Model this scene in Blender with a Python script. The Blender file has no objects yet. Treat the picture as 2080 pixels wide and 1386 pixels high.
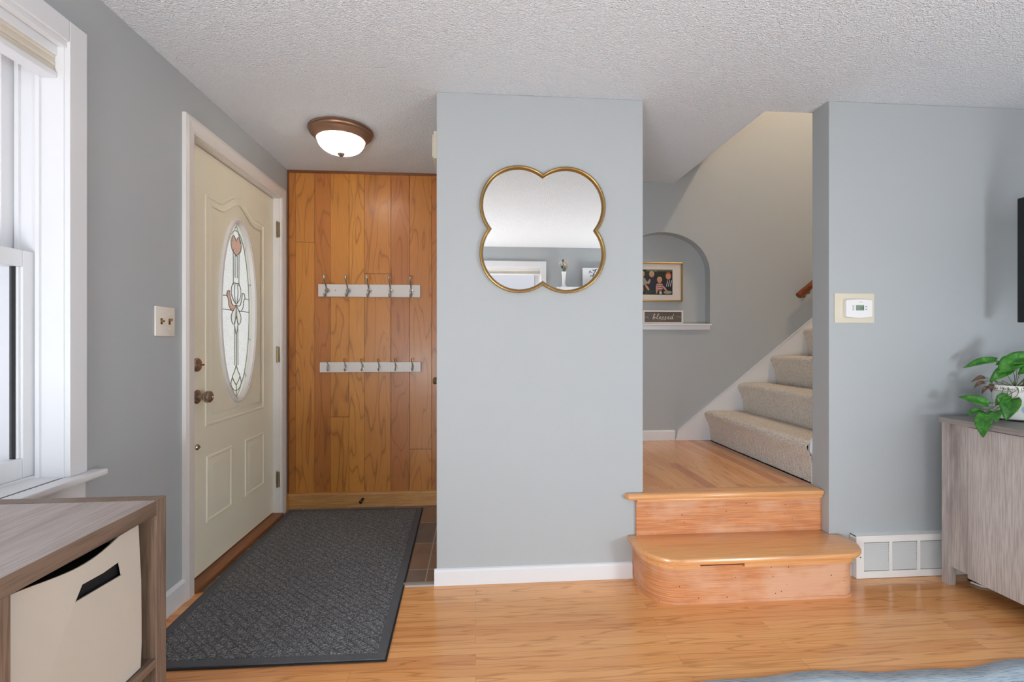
import bpy, bmesh, math, random
from math import sin, cos, pi, radians, sqrt, atan2
from mathutils import Vector, Matrix
random.seed(7)
S = bpy.context.scene
C = S.collection

# ------------------------------------------------------------------ camera, world, lights, exposure
cam_d = bpy.data.cameras.new('camera'); cam = bpy.data.objects.new('camera', cam_d); C.objects.link(cam)
cam.location = (0, 0, 1.13); cam.rotation_euler = (pi/2, 0, -math.atan(74/960))
cam_d.sensor_width = 36; cam_d.lens = 36*960/2080; cam_d.clip_start = .02
S.camera = cam
S.view_settings.view_transform = 'Standard'; S.view_settings.look = 'None'
S.view_settings.gamma = 1; S.view_settings.use_curve_mapping = False
S.view_settings.exposure = 0.0
try:
    S.cycles.use_denoising = True
    S.cycles.max_bounces = 10; S.cycles.diffuse_bounces = 6; S.cycles.transparent_max_bounces = 12
except Exception: pass
W = bpy.data.worlds.new('World'); S.world = W; W.use_nodes = True
W.node_tree.nodes['Background'].inputs[0].default_value = (.88, .89, 1, 1)
W.node_tree.nodes['Background'].inputs[1].default_value = 1.05

def light(name, kind, loc, energy, col=(1, 1, 1), rot=(0, 0, 0), **k):
    d = bpy.data.lights.new(name, kind); d.energy = energy; d.color = col
    for a, b in k.items(): setattr(d, a, b)
    o = bpy.data.objects.new(name, d); o.location = loc; o.rotation_euler = rot; C.objects.link(o); return o
def portal(name, loc, rot, sx, sy):
    o = light(name, 'AREA', loc, 1, rot=rot, shape='RECTANGLE', size=sx, size_y=sy)
    o.data.cycles.is_portal = True
XL, YC, YR, YP, YS, H, YB, XR = -1.265, 2.21, 2.148, 3.30, 3.355, 2.285, -1.37, 2.75
LZ = .405
WL = (.455, 1.555, .71, 2.05)      # left window opening: y0 y1 z0 z1
WB = (-1.0, .80, .80, 2.042)       # rear window opening: x0 x1 z0 z1
portal('window_light_left', (XL-.25, (WL[0]+WL[1])/2, (WL[2]+WL[3])/2), (0, -pi/2, 0), WL[3]-WL[2], WL[1]-WL[0])
portal('window_light_rear', ((WB[0]+WB[1])/2, YB-.25, (WB[2]+WB[3])/2), (pi/2, 0, 0), WB[1]-WB[0], WB[3]-WB[2])
light('upstairs_light', 'POINT', (2.6, 2.45, 4.10), 92, (1, .74, .52), shadow_soft_size=.05)
light('added_fill_right', 'POINT', (2.35, -.65, .72), 96, (.905, .98, 1.045), shadow_soft_size=.28)  # unseen lamp added behind the camera to brighten the room
light('added_fill_left', 'POINT', (-.82, -.72, .72), 116, (.905, .98, 1.045), shadow_soft_size=.28)  # second added fill light, no fixture stands here

# ------------------------------------------------------------------ materials
def lin(c):
    return tuple(((x/255)/12.92 if x/255 <= .04045 else ((x/255+.055)/1.055)**2.4) for x in c)+(1,)
class M:
    def __init__(s, name):
        s.m = bpy.data.materials.new(name); s.m.use_nodes = True; s.t = s.m.node_tree
        s.b = s.t.nodes['Principled BSDF']; s.out = s.t.nodes['Material Output']
    def n(s, kind, **k):
        nd = s.t.nodes.new(kind)
        for a, b in k.items():
            if hasattr(nd, a) and a not in ('Scale',): setattr(nd, a, b)
            else: nd.inputs[a].default_value = b
        return nd
    def l(s, a, b): s.t.links.new(a, b)
    def coord(s, scale=(1, 1, 1), rot=(0, 0, 0), loc=(0, 0, 0)):
        tc = s.n('ShaderNodeTexCoord'); mp = s.n('ShaderNodeMapping')
        mp.inputs['Scale'].default_value = scale; mp.inputs['Rotation'].default_value = rot; mp.inputs['Location'].default_value = loc
        s.l(tc.outputs['Object'], mp.inputs['Vector']); return mp.outputs[0]
    def noise(s, vec, scale, detail=4, rough=.55, dist=0):
        nd = s.n('ShaderNodeTexNoise'); nd.inputs['Scale'].default_value = scale; nd.inputs['Detail'].default_value = detail
        nd.inputs['Roughness'].default_value = rough; nd.inputs['Distortion'].default_value = dist
        s.l(vec, nd.inputs['Vector']); return nd.outputs['Fac']
    def ramp(s, fac, stops):
        r = s.n('ShaderNodeValToRGB'); e = r.color_ramp.elements
        while len(e) < len(stops): e.new(.5)
        for i, (p, c) in enumerate(stops): e[i].position = p; e[i].color = c if len(c) == 4 else lin(c)
        s.l(fac, r.inputs[0]); return r.outputs[0]
    def mix(s, fac, a, b, mode='MIX'):
        m = s.n('ShaderNodeMix', data_type='RGBA', blend_type=mode)
        for v, i in ((fac, 0), (a, 6), (b, 7)):
            if hasattr(v, 'links'): s.l(v, m.inputs[i])
            else: m.inputs[i].default_value = v
        return m.outputs[2]
    def math(s, op, a, b=0.0, c=0.0):
        m = s.n('ShaderNodeMath', operation=op)
        for i, v in enumerate((a, b, c)):
            if hasattr(v, 'links'): s.l(v, m.inputs[i])
            else: m.inputs[i].default_value = v
        return m.outputs[0]
    def col(s, v):
        if hasattr(v, 'links'): s.l(v, s.b.inputs['Base Color'])
        else: s.b.inputs['Base Color'].default_value = v
    def bump(s, h, strength=.3, dist=.002):
        b = s.n('ShaderNodeBump'); b.inputs['Strength'].default_value = strength; b.inputs['Distance'].default_value = dist
        s.l(h, b.inputs['Height']); s.l(b.outputs[0], s.b.inputs['Normal'])
    def set(s, **k):
        for a, b in k.items():
            s.b.inputs[a.replace('_', ' ')].default_value = b
        return s
def plain(name, rgb, rough=.5, metal=0, bump=0, bs=60, var=0):
    m = M(name); m.set(Roughness=rough, Metallic=metal)
    v = m.coord(); nz = m.noise(v, bs, 3)
    if var:
        a = lin(rgb); b = tuple(x*(1-var) for x in a[:3])+(1,)
        m.col(m.mix(m.noise(v, bs*.12+2, 4), a, b))
    else: m.col(lin(rgb))
    if bump: m.bump(nz, bump, .002)
    return m.m

def wall_paint(name, rgb):
    m = M(name); v = m.coord(); m.set(Roughness=.62)
    a = lin(rgb); b = tuple(x*.965 for x in a[:3])+(1,)
    m.col(m.mix(m.noise(v, 2.2, 3), a, b)); m.bump(m.noise(v, 160, 3), .12, .001); return m.m
MW = wall_paint('grey_wall_paint', (174, 179, 181))
def ceiling_mat():
    m = M('textured_ceiling_paint'); v = m.coord(); m.set(Roughness=.85)
    n1 = m.noise(v, 95, 3, .6); n2 = m.noise(v, 190, 2, .5)
    h = m.math('ADD', m.math('MULTIPLY', m.math('SMOOTH_MIN', n1, .6, .1), 1.0), m.math('MULTIPLY', n2, .45))
    m.col(lin((232, 237, 242))); m.bump(h, 1., .011); return m.m
MC = ceiling_mat()
MT = plain('white_trim_paint', (222, 223, 225), .35, bump=.05, bs=30)
MTD = plain('off_white_door_trim', (226, 221, 216), .4, bump=.15, bs=40, var=.06)
MDOOR = plain('cream_door_paint', (240, 236, 214), .42, bump=.08, bs=25, var=.05)

def strip_floor(name, rot=0, w=.057, ln=1.15, cols=None, rough=.22):
    m = M(name); v = m.coord(rot=(0, 0, rot)); m.set(Roughness=rough)
    br = m.n('ShaderNodeTexBrick'); br.offset = .37; br.offset_frequency = 2; br.squash = 1
    m.l(v, br.inputs['Vector'])
    for k, q in (('Scale', 1), ('Mortar Size', .0006), ('Mortar Smooth', .1), ('Bias', 0), ('Brick Width', ln), ('Row Height', w)): br.inputs[k].default_value = q
    br.inputs['Color1'].default_value = (0, 0, 0, 1); br.inputs['Color2'].default_value = (1, 1, 1, 1); br.inputs['Mortar'].default_value = (.5, .5, .5, 1)
    rnd = br.outputs['Color']
    base = m.ramp(rnd, cols or [(0, (221, 155, 96)), (.3, (229, 164, 104)), (.6, (236, 175, 114)), (.88, (226, 160, 100)), (1, (204, 134, 88))])
    # grain: long stretched contour lines, shifted per strip
    off = m.n('ShaderNodeCombineXYZ'); m.l(m.math('MULTIPLY', rnd, 37.), off.inputs[1]); m.l(m.math('MULTIPLY', rnd, 11.), off.inputs[0])
    ad = m.n('ShaderNodeVectorMath', operation='ADD'); m.l(v, ad.inputs[0]); m.l(off.outputs[0], ad.inputs[1])
    sc = m.n('ShaderNodeMapping'); sc.inputs['Scale'].default_value = (1.1, 16, 1); m.l(ad.outputs[0], sc.inputs['Vector'])
    n = m.noise(sc.outputs[0], 1.0, 2, .5)
    ring = m.math('PINGPONG', m.math('MULTIPLY', n, 14.), 1.)
    g = m.ramp(ring, [(0, (1, 1, 1, 1)), (.72, (1, 1, 1, 1)), (1, (.66, .55, .45, 1))])
    sc2 = m.n('ShaderNodeMapping'); sc2.inputs['Scale'].default_value = (6, 260, 1); m.l(ad.outputs[0], sc2.inputs['Vector'])
    fine = m.ramp(m.noise(sc2.outputs[0], 1, 3), [(.3, (.86, .82, .78, 1)), (.6, (1, 1, 1, 1))])
    c = m.mix(.75, base, g, 'MULTIPLY'); c = m.mix(.8, c, fine, 'MULTIPLY')
    c = m.mix(m.math('MULTIPLY', br.outputs['Fac'], .55), c, lin((120, 72, 38)))
    m.col(c); m.bump(m.math('SUBTRACT', 1, br.outputs['Fac']), .25, .0008)
    m.set(Coat_Weight=.25, Coat_Roughness=.12)
    return m.m
MF = strip_floor('oak_strip_floor')
MLAND = strip_floor('landing_oak_floor', rot=pi/2, cols=[(0, (222, 160, 100)), (.4, (229, 170, 110)), (.85, (218, 152, 96)), (1, (190, 124, 80))])

def wood(name, base, dark, axis=0, axis2=None, stretch=14, rings=9, ringamt=.6, rough=.4, fine=.6, light_patch=None, spots=False, scale=1., coat=0, attr=False, base2=None):
    m = M(name); m.set(Roughness=rough, Coat_Weight=coat, Coat_Roughness=.15)
    scv = [stretch*scale]*3; scv[axis] = 1.*scale
    if axis2 is not None: scv[axis2] = 1.*scale
    v0 = m.coord()
    if attr:
        at = m.n('ShaderNodeAttribute', attribute_name='rnd')
        off = m.n('ShaderNodeCombineXYZ'); m.l(m.math('MULTIPLY', at.outputs['Fac'], 23.), off.inputs[2]); m.l(m.math('MULTIPLY', at.outputs['Fac'], 7.), off.inputs[0])
        ad = m.n('ShaderNodeVectorMath', operation='ADD'); m.l(v0, ad.inputs[0]); m.l(off.outputs[0], ad.inputs[1]); v0 = ad.outputs[0]
    mp = m.n('ShaderNodeMapping'); mp.inputs['Scale'].default_value = scv; m.l(v0, mp.inputs['Vector'])
    n = m.noise(mp.outputs[0], 1., 2, .45, .3)
    ring = m.math('PINGPONG', m.math('MULTIPLY', n, float(rings)), 1.)
    base_c = lin(base)
    if attr: base_c = m.mix(at.outputs['Fac'], lin(base), lin(base2))
    c = m.mix(m.math('MULTIPLY', m.math('POWER', ring, 7.), ringamt), base_c, lin(dark))
    sf = [230.]*3; sf[axis] = 7.
    if axis2 is not None: sf[axis2] = 7.
    mp2 = m.n('ShaderNodeMapping'); mp2.inputs['Scale'].default_value = sf; m.l(v0, mp2.inputs['Vector'])
    f = m.noise(mp2.outputs[0], 1, 3)
    c = m.mix(m.math('MULTIPLY', m.ramp(f, [(.4, (1, 1, 1, 1)), (.62, (0, 0, 0, 1))]), fine), c, lin(dark))
    if light_patch:
        sp = [2.2]*3; sp[axis] = 1.2
        mp3 = m.n('ShaderNodeMapping'); mp3.inputs['Scale'].default_value = sp; m.l(v0, mp3.inputs['Vector'])
        p = m.ramp(m.noise(mp3.outputs[0], 2.2, 4, .6), [(.42, (0, 0, 0, 1)), (.6, (1, 1, 1, 1))])
        c = m.mix(m.math('MULTIPLY', p, .75), c, lin(light_patch))
    if spots:
        vr = m.n('ShaderNodeTexVoronoi'); vr.inputs['Scale'].default_value = 26; m.l(m.coord(), vr.inputs['Vector'])
        c = m.mix(m.math('LESS_THAN', vr.outputs['Distance'], .07), c, lin((92, 55, 38)))
    m.col(c); m.bump(f, .12, .0006)
    return m.m
MPANEL = wood('stained_plywood_planks', (208, 142, 62), (138, 80, 30), 2, None, 6, 24, .75, .38, .2, attr=True, base2=(176, 108, 52), coat=.06)
MOAKB = wood('oak_baseboard', (204, 156, 96), (160, 106, 56), 0, None, 14, 6, .4, .4)
MTREAD = wood('oak_tread', (230, 170, 112), (192, 126, 78), 0, None, 16, 8, .4, .25, .35, coat=.3)
MRISER = wood('worn_oak_riser', (218, 150, 98), (168, 104, 68), 0, 1, 20, 9, .35, .5, .6, light_patch=(216, 174, 144), spots=True)
MRAIL = wood('reddish_handrail_wood', (140, 72, 34), (84, 38, 18), 0, None, 12, 8, .5, .3)
MTHR = wood('dark_oak_threshold', (150, 92, 48), (92, 52, 26), 1, None, 20, 8, .5, .45)
MBRN = plain('dark_brown_wood_trim', (116, 64, 26), .45, var=.2)
def barn(name, a, b, axis, dark, scale=1):
    m = M(name); m.set(Roughness=.5); v0 = m.coord()
    s1 = [9.*scale]*3; s1[axis] = 1.2*scale
    mp = m.n('ShaderNodeMapping'); mp.inputs['Scale'].default_value = s1; m.l(v0, mp.inputs['Vector'])
    c = m.ramp(m.noise(mp.outputs[0], 1, 5, .65, .4), [(.3, dark), (.45, a), (.7, b)])
    s2 = [210.]*3; s2[axis] = 8.
    mp2 = m.n('ShaderNodeMapping'); mp2.inputs['Scale'].default_value = s2; m.l(v0, mp2.inputs['Vector'])
    f = m.noise(mp2.outputs[0], 1, 3)
    c = m.mix(m.math('MULTIPLY', m.ramp(f, [(.4, (1, 1, 1, 1)), (.56, (0, 0, 0, 1))]), .5), c, lin(dark))
    m.col(c); m.bump(f, .2, .0006); return m.m
MSH_Y = barn('weathered_oak_along', (122, 102, 86), (140, 120, 104), 1, (88, 70, 57))
MSH_Z = barn('weathered_oak_upright', (120, 100, 84), (138, 118, 102), 2, (84, 66, 54))
MSH_SHEEN = barn('weathered_oak_top_sheen', (172, 162, 156), (188, 178, 172), 1, (142, 126, 118))  # same oak made paler: window sheen painted into the colour
MCAB = barn('grey_washed_wood', (190, 182, 176), (212, 206, 201), 2, (146, 134, 130), .7)
MCABT = barn('grey_washed_top', (140, 134, 130), (156, 150, 146), 1, (116, 108, 104))

def tile_mat():
    m = M('slate_look_tile'); v = m.coord(loc=(.235, .08, 0)); m.set(Roughness=.4)
    br = m.n('ShaderNodeTexBrick'); br.offset = 0.; m.l(v, br.inputs['Vector'])
    for k, q in (('Scale', 1), ('Mortar Size', .0028), ('Mortar Smooth', .2), ('Bias', 0), ('Brick Width', .305), ('Row Height', .305)): br.inputs[k].default_value = q
    br.inputs['Color1'].default_value = (0, 0, 0, 1); br.inputs['Color2'].default_value = (1, 1, 1, 1)
    base = m.ramp(br.outputs['Color'], [(0, (112, 104, 96)), (.35, (134, 106, 88)), (.65, (98, 92, 90)), (1, (124, 112, 100))])
    n = m.noise(v, 9, 6, .65, .6)
    c = m.mix(.7, base, m.ramp(n, [(.3, (.55, .5, .5, 1)), (.5, (1, 1, 1, 1)), (.7, (1.2, 1.05, .95, 1))]), 'MULTIPLY')
    c = m.mix(br.outputs['Fac'], c, lin((176, 168, 156)))
    m.col(c); m.bump(n, .25, .003); return m.m
MTILE = tile_mat()
def mat_mat():
    m = M('charcoal_ribbed_doormat'); m.set(Roughness=.95)
    v = m.coord(rot=(0, 0, radians(42)))
    br = m.n('ShaderNodeTexBrick'); m.l(v, br.inputs['Vector'])
    for k, q in (('Scale', 1), ('Mortar Size', .004), ('Mortar Smooth', .6), ('Brick Width', .052), ('Row Height', .03)): br.inputs[k].default_value = q
    v2 = m.coord()
    n = m.noise(v2, 210, 3, .75); big = m.noise(v2, 3, 3)
    c = m.ramp(n, [(.36, (42, 45, 50)), (.5, (88, 91, 95)), (.62, (170, 172, 174))])
    c = m.mix(m.math('MULTIPLY', big, .5), c, lin((84, 82, 80)))
    c = m.mix(m.math('MULTIPLY', br.outputs['Fac'], .35), c, lin((46, 49, 54)))
    m.col(c)
    h = m.math('ADD', m.math('MULTIPLY', m.math('SUBTRACT', 1, br.outputs['Fac']), 1.), m.math('MULTIPLY', n, .6))
    m.bump(h, .8, .004); return m.m
MMAT = mat_mat()
MMATB = plain('mat_border_pile', (90, 92, 96), .95, bump=.5, bs=300, var=.3)
MRUB = plain('black_rubber', (24, 25, 27), .7)
def carpet():
    m = M('taupe_carpet_pile'); m.set(Roughness=1.); v = m.coord()
    n = m.noise(v, 190, 3, .7); b = m.noise(v, 14, 3)
    c = m.ramp(n, [(.34, (166, 156, 144)), (.5, (222, 212, 200)), (.64, (246, 240, 230))])
    c = m.mix(m.math('MULTIPLY', b, .5), c, lin((206, 192, 176)))
    m.col(c); m.bump(n, .7, .005); m.b.inputs['Sheen Weight'].default_value = .3; return m.m
MCARP = carpet()
def rug_mat():
    m = M('blue_distressed_rug'); m.set(Roughness=.95)
    v = m.coord(rot=(0, 0, radians(-28)), scale=(22, 260, 1))
    s = m.noise(v, 1, 3)
    a = m.ramp(s, [(.3, (120, 152, 180)), (.46, (176, 198, 214)), (.62, (204, 216, 224)), (.75, (150, 178, 202))])
    v2 = m.coord(); w = m.noise(v2, 26, 3, .6, 2.5)
    p = m.ramp(w, [(.38, (58, 78, 102)), (.46, (200, 208, 212)), (.52, (110, 140, 166)), (.6, (206, 210, 214)), (.7, (72, 92, 116))])
    sx = m.n('ShaderNodeSeparateXYZ'); m.l(v2, sx.inputs[0])
    c = m.mix(m.math('LESS_THAN', sx.outputs[1], 1.425), a, p)
    m.col(c); m.bump(s, .4, .002); return m.m
MRUG = rug_mat()
MBRZ = plain('aged_bronze', (158, 122, 98), .4, .6, var=.4, bs=60)
MNICK = plain('satin_nickel', (176, 168, 160), .3, .9)
MNICKD = plain('antique_nickel', (176, 158, 144), .25, .85, var=.2)
MBRASS = plain('aged_brass', (158, 132, 84), .35, .85, var=.3)
MGOLD = plain('antique_gold', (170, 136, 82), .36, .75, bump=.25, bs=90, var=.35)
MGOLDF = plain('brushed_gold_frame', (188, 156, 96), .35, .8)
MIVORY = plain('ivory_plastic', (226, 220, 208), .35)
MBEIGE = plain('beige_plastic', (214, 206, 186), .4)
MWP = plain('white_plastic', (232, 232, 232), .35)
MGREYP = plain('grey_button_plastic', (160, 162, 164), .5)
MBLK = plain('black_gloss', (14, 15, 17), .15)
MDARK = plain('dark_interior_shade', (26, 22, 24), .9)  # near-black colour standing in for shade inside bins and vent
MCANV = plain('off_white_canvas', (196, 190, 178), .85, bump=.08, bs=500, var=.03)
MVENT = plain('white_vent_enamel', (232, 232, 230), .4)
MPAPER = plain('white_mat_board', (220, 212, 204), .8)
MSHADE = plain('cream_shade_fabric', (214, 206, 192), .8)
MSIGNW = plain('white_sign_frame', (226, 220, 216), .6)
MSIGN = wood('grey_brown_sign_wood', (112, 102, 94), (82, 72, 66), 0, None, 18, 6, .4, .7)
MLET = plain('white_lettering', (232, 230, 224), .6)
MINK = plain('dark_ink', (38, 40, 48), .6)
MLEAD = plain('silver_caming', (150, 150, 142), .35, .7)
MLCD = plain('green_lcd', (128, 150, 132), .3)
MGLCER = plain('white_glazed_ceramic', (232, 232, 230), .15)
MSOIL = plain('dark_potting_soil', (44, 34, 26), .95, bump=1, bs=200)
MSTEM = plain('green_brown_stem', (92, 106, 52), .5)
MDRY = plain('withered_leaf', (110, 84, 66), .7, var=.3)
MALU = plain('aluminium_strip', (190, 188, 184), .35, .6)
def mirror_mat():
    m = M('mirror_glass'); m.set(Metallic=1., Roughness=.0); m.col((.78, .79, .78, 1)); return m.m
MMIR = mirror_mat()
def glass(name, tint=(1, 1, 1, 1), gloss=.08):
    m = M(name); t = m.n('ShaderNodeBsdfTransparent'); t.inputs[0].default_value = tint
    g = m.n('ShaderNodeBsdfGlossy'); g.inputs['Roughness'].default_value = .02
    mx = m.n('ShaderNodeMixShader'); mx.inputs[0].default_value = gloss
    m.l(t.outputs[0], mx.inputs[1]); m.l(g.outputs[0], mx.inputs[2]); m.l(mx.outputs[0], m.out.inputs[0]); return m.m
MGL = glass('clear_window_glass')
MDKG = glass('tinted_glass', (.3, .36, .42, 1), .25)
def obscure(name, lo, hi, clear=.1):
    m = M(name); v = m.coord(); n = m.noise(v, 120, 2, .6, 1.)
    c = m.ramp(n, [(.35, lo), (.6, hi)])
    tr = m.n('ShaderNodeBsdfTranslucent'); m.l(c, tr.inputs[0])
    g = m.n('ShaderNodeBsdfGlossy'); g.inputs['Roughness'].default_value = .15
    bp = m.n('ShaderNodeBump'); bp.inputs['Strength'].default_value = .6; bp.inputs['Distance'].default_value = .003; m.l(n, bp.inputs['Height'])
    m.l(bp.outputs[0], g.inputs['Normal'])
    mx = m.n('ShaderNodeMixShader'); mx.inputs[0].default_value = .08; m.l(tr.outputs[0], mx.inputs[1]); m.l(g.outputs[0], mx.inputs[2])
    t = m.n('ShaderNodeBsdfTransparent'); mx2 = m.n('ShaderNodeMixShader'); mx2.inputs[0].default_value = clear
    m.l(mx.outputs[0], mx2.inputs[1]); m.l(t.outputs[0], mx2.inputs[2]); m.l(mx2.outputs[0], m.out.inputs[0]); return m.m
MOBS = obscure('rain_textured_glass', (232, 234, 222), (255, 255, 248), .16)
MBEV = obscure('bevelled_clear_glass', (250, 250, 240), (255, 255, 250), .4)
MPINK = obscure('rose_tinted_glass', (226, 186, 172), (240, 212, 198), .2)
def bowl_mat():
    m = M('frosted_ribbed_glass'); tr = m.n('ShaderNodeBsdfTranslucent'); tr.inputs[0].default_value = (.9, .88, .82, 1)
    d = m.n('ShaderNodeBsdfDiffuse'); d.inputs[0].default_value = (.85, .84, .8, 1)
    mx = m.n('ShaderNodeMixShader'); mx.inputs[0].default_value = .3
    m.l(tr.outputs[0], mx.inputs[1]); m.l(d.outputs[0], mx.inputs[2])
    g = m.n('ShaderNodeBsdfGlossy'); g.inputs['Roughness'].default_value = .2
    m2 = m.n('ShaderNodeMixShader'); m2.inputs[0].default_value = .06; m.l(mx.outputs[0], m2.inputs[1]); m.l(g.outputs[0], m2.inputs[2])
    m.l(m2.outputs[0], m.out.inputs[0]); return m.m
MBOWL = bowl_mat()
def leaf_mat():
    m = M('glossy_pothos_leaf'); v = m.coord(); m.set(Roughness=.32)
    n = m.noise(v, 45, 4, .6, 1.)
    m.col(m.ramp(n, [(.3, (34, 92, 26)), (.55, (58, 126, 38)), (.68, (84, 150, 52)), (.8, (140, 180, 96))]))
    m.b.inputs['Subsurface Weight'].default_value = 0; m.bump(n, .15, .001); return m.m
MLEAF = leaf_mat()
def pot_mat(cx, cy):
    m = M('painted_white_ceramic_pot'); m.set(Roughness=.2); tc = m.n('ShaderNodeTexCoord'); v = tc.outputs['Object']
    c = lin((230, 230, 226))
    nz = m.noise(v, 30, 3)
    r = .08
    for ang, z, rad, colr in ((210, .082, .021, (222, 204, 60)), (216, .058, .02, (222, 204, 60)), (226, .047, .016, (220, 204, 70)), (205, .062, .012, (232, 178, 158)), (242, .05, .02, (150, 200, 214)), (203, .04, .012, (150, 120, 176)), (252, .062, .014, (132, 190, 206))):
        p = m.n('ShaderNodeVectorMath', operation='DISTANCE'); m.l(v, p.inputs[0]); p.inputs[1].default_value = (r*cos(radians(ang)), r*sin(radians(ang)), z)
        d = m.math('ADD', p.outputs['Value'], m.math('MULTIPLY', m.math('SUBTRACT', nz, .5), .04))
        f = m.math('LESS_THAN', d, rad); c = m.mix(m.math('MULTIPLY', f, .85), c, lin(colr))
    m.col(c); return m.m

# ------------------------------------------------------------------ geometry helpers
class G:
    def __init__(s): s.b = bmesh.new(); s.mi = 0
    def face(s, pts):
        f = s.b.faces.new([s.b.verts.new(p) for p in pts]); f.material_index = s.mi; return f
    def box(s, x0, x1, y0, y1, z0, z1, r=0):
        r0 = bmesh.ops.create_cube(s.b, size=1)
        vs = r0['verts']
        for v in vs: v.co = Vector((x0+(v.co.x+.5)*(x1-x0), y0+(v.co.y+.5)*(y1-y0), z0+(v.co.z+.5)*(z1-z0)))
        fs = {f for v in vs for f in v.link_faces}
        for f in fs: f.material_index = s.mi
        if r:
            es = list({e for v in vs for e in v.link_edges})
            res = bmesh.ops.bevel(s.b, geom=es, offset=r, segments=2, profile=.6, affect='EDGES')
            for f in res['faces']: f.material_index = s.mi
        return s
    def loops(s, rings, closed=True, capa=False, capb=False):
        R = [[s.b.verts.new(p) for p in r] for r in rings]; n = len(R[0])
        for a, b in zip(R, R[1:]):
            for i in range(n if closed else n-1):
                j = (i+1) % n
                try: f = s.b.faces.new((a[i], a[j], b[j], b[i])); f.material_index = s.mi
                except ValueError: pass
        if capa: s.b.faces.new(R[0][::-1]).material_index = s.mi
        if capb: s.b.faces.new(R[-1]).material_index = s.mi
        return R
    def lathe(s, prof, c, axis='z', n=32, ribs=None):
        c = Vector(c); rings = []
        for k, (r, h) in enumerate(prof):
            ring = []
            for i in range(n):
                a = 2*pi*i/n; rr = r*(1+(ribs*(1 if i % 2 else -1) if ribs else 0))
                p = {'z': (rr*cos(a), rr*sin(a), h), 'x': (h, rr*cos(a), rr*sin(a)), 'y': (rr*sin(a), h, rr*cos(a))}[axis]
                ring.append(c+Vector(p))
            rings.append(ring)
        s.loops(rings, True, prof[0][0] > 1e-4, prof[-1][0] > 1e-4); return s
    def tube(s, pts, r, n=8, flat=1., up=None):
        pts = [Vector(p) for p in pts]; rs = r if isinstance(r, (list, tuple)) else [r]*len(pts)
        rings = []; prev = Vector(up) if up else None
        for i, p in enumerate(pts):
            t = (pts[min(i+1, len(pts)-1)]-pts[max(i-1, 0)]).normalized()
            if prev is None: prev = t.orthogonal()
            u = (prev-t*prev.dot(t))
            if u.length < 1e-6: u = t.orthogonal()
            u.normalize(); prev = u; w = t.cross(u)
            rings.append([p+(u*cos(2*pi*k/n)*flat+w*sin(2*pi*k/n))*rs[i] for k in range(n)])
        s.loops(rings, True, True, True); return s
    def sweep(s, path, prof, mp, closed=True):
        """path: 2D points, prof: (offset to the left of travel, height); mp(u, v, h) -> xyz"""
        n = len(path); rings = []
        for i in range(n):
            p = Vector(path[i]); a = Vector(path[(i-1) % n]) if closed or i > 0 else None; b = Vector(path[(i+1) % n]) if closed or i < n-1 else None
            d1 = (p-a).normalized() if a is not None else (b-p).normalized(); d2 = (b-p).normalized() if b is not None else d1
            n1 = Vector((-d1.y, d1.x)); n2 = Vector((-d2.y, d2.x)); m = n1+n2
            m = m/max(m.dot(m)/2, .25) if m.length > 1e-6 else n1
            rings.append([mp(p.x+m.x*o, p.y+m.y*o, h) for o, h in prof])
        if closed: rings.append(rings[0])
        R = [[s.b.verts.new(q) for q in r] for r in (rings[:-1] if closed else rings)]
        if closed: R.append(R[0])
        for a, b in zip(R, R[1:]):
            for i in range(len(prof)-1): s.b.faces.new((a[i], b[i], b[i+1], a[i+1])).material_index = s.mi
        return s
    def plate(s, outer, holes, mp, h0, h1):
        """flat plate between heights h0 and h1 with holes; mp(u, v, h) -> xyz"""
        for h in (h0, h1):
            es = []
            for lp in [outer]+holes:
                vs = [s.b.verts.new(mp(u, v, h)) for u, v in lp]
                for i in range(len(vs)): es.append(s.b.edges.new((vs[i], vs[(i+1) % len(vs)])))
            r = bmesh.ops.triangle_fill(s.b, use_beauty=True, use_dissolve=False, edges=es)
            for f in r['geom']:
                if isinstance(f, bmesh.types.BMFace): f.material_index = s.mi
        for lp in [outer]+holes:
            n = len(lp)
            for i in range(n):
                a, b = lp[i], lp[(i+1) % n]
                s.face([mp(*a, h0), mp(*b, h0), mp(*b, h1), mp(*a, h1)])
        bmesh.ops.remove_doubles(s.b, verts=s.b.verts, dist=1e-5); return s
    def done(s, name, mat, parent=None, smooth=False, bevel=0, sub=0, loc=None, angle=35):
        bmesh.ops.recalc_face_normals(s.b, faces=s.b.faces)
        me = bpy.data.meshes.new(name)
        base = Vector(loc) if loc is not None else (Vector(parent['_w']) if parent is not None and '_w' in parent else Vector())
        for v in s.b.verts: v.co -= base
        s.b.to_mesh(me); s.b.free()
        for m in (mat if isinstance(mat, (list, tuple)) else [mat]): me.materials.append(m)
        if smooth:
            me.polygons.foreach_set('use_smooth', [True]*len(me.polygons))
            try: me.set_sharp_from_angle(angle=radians(angle))
            except Exception: pass
        o = bpy.data.objects.new(name, me); C.objects.link(o)
        if parent is not None:
            o.parent = parent; o['_w'] = list(base); o.location = base-Vector(parent['_w'])
        else: o.location = base; o['_w'] = list(base)
        if bevel:
            bv = o.modifiers.new('bevel', 'BEVEL'); bv.width = bevel; bv.segments = 2; bv.limit_method = 'ANGLE'; bv.angle_limit = radians(40)
        if sub: sm = o.modifiers.new('sub', 'SUBSURF'); sm.levels = sub; sm.render_levels = sub
        return o
def thing(name, label, cat, loc, group=None, kind=None):
    o = bpy.data.objects.new(name, None); C.objects.link(o); o.location = loc; o['_w'] = list(loc); o.empty_display_size = .1
    return tag(o, label, cat, group, kind)
def tag(o, label, cat, group=None, kind=None):
    o['label'] = label; o['category'] = cat
    if group: o['group'] = group
    if kind: o['kind'] = kind
    return o
def struct(o, label, cat): return tag(o, label, cat, None, 'structure')
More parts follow.
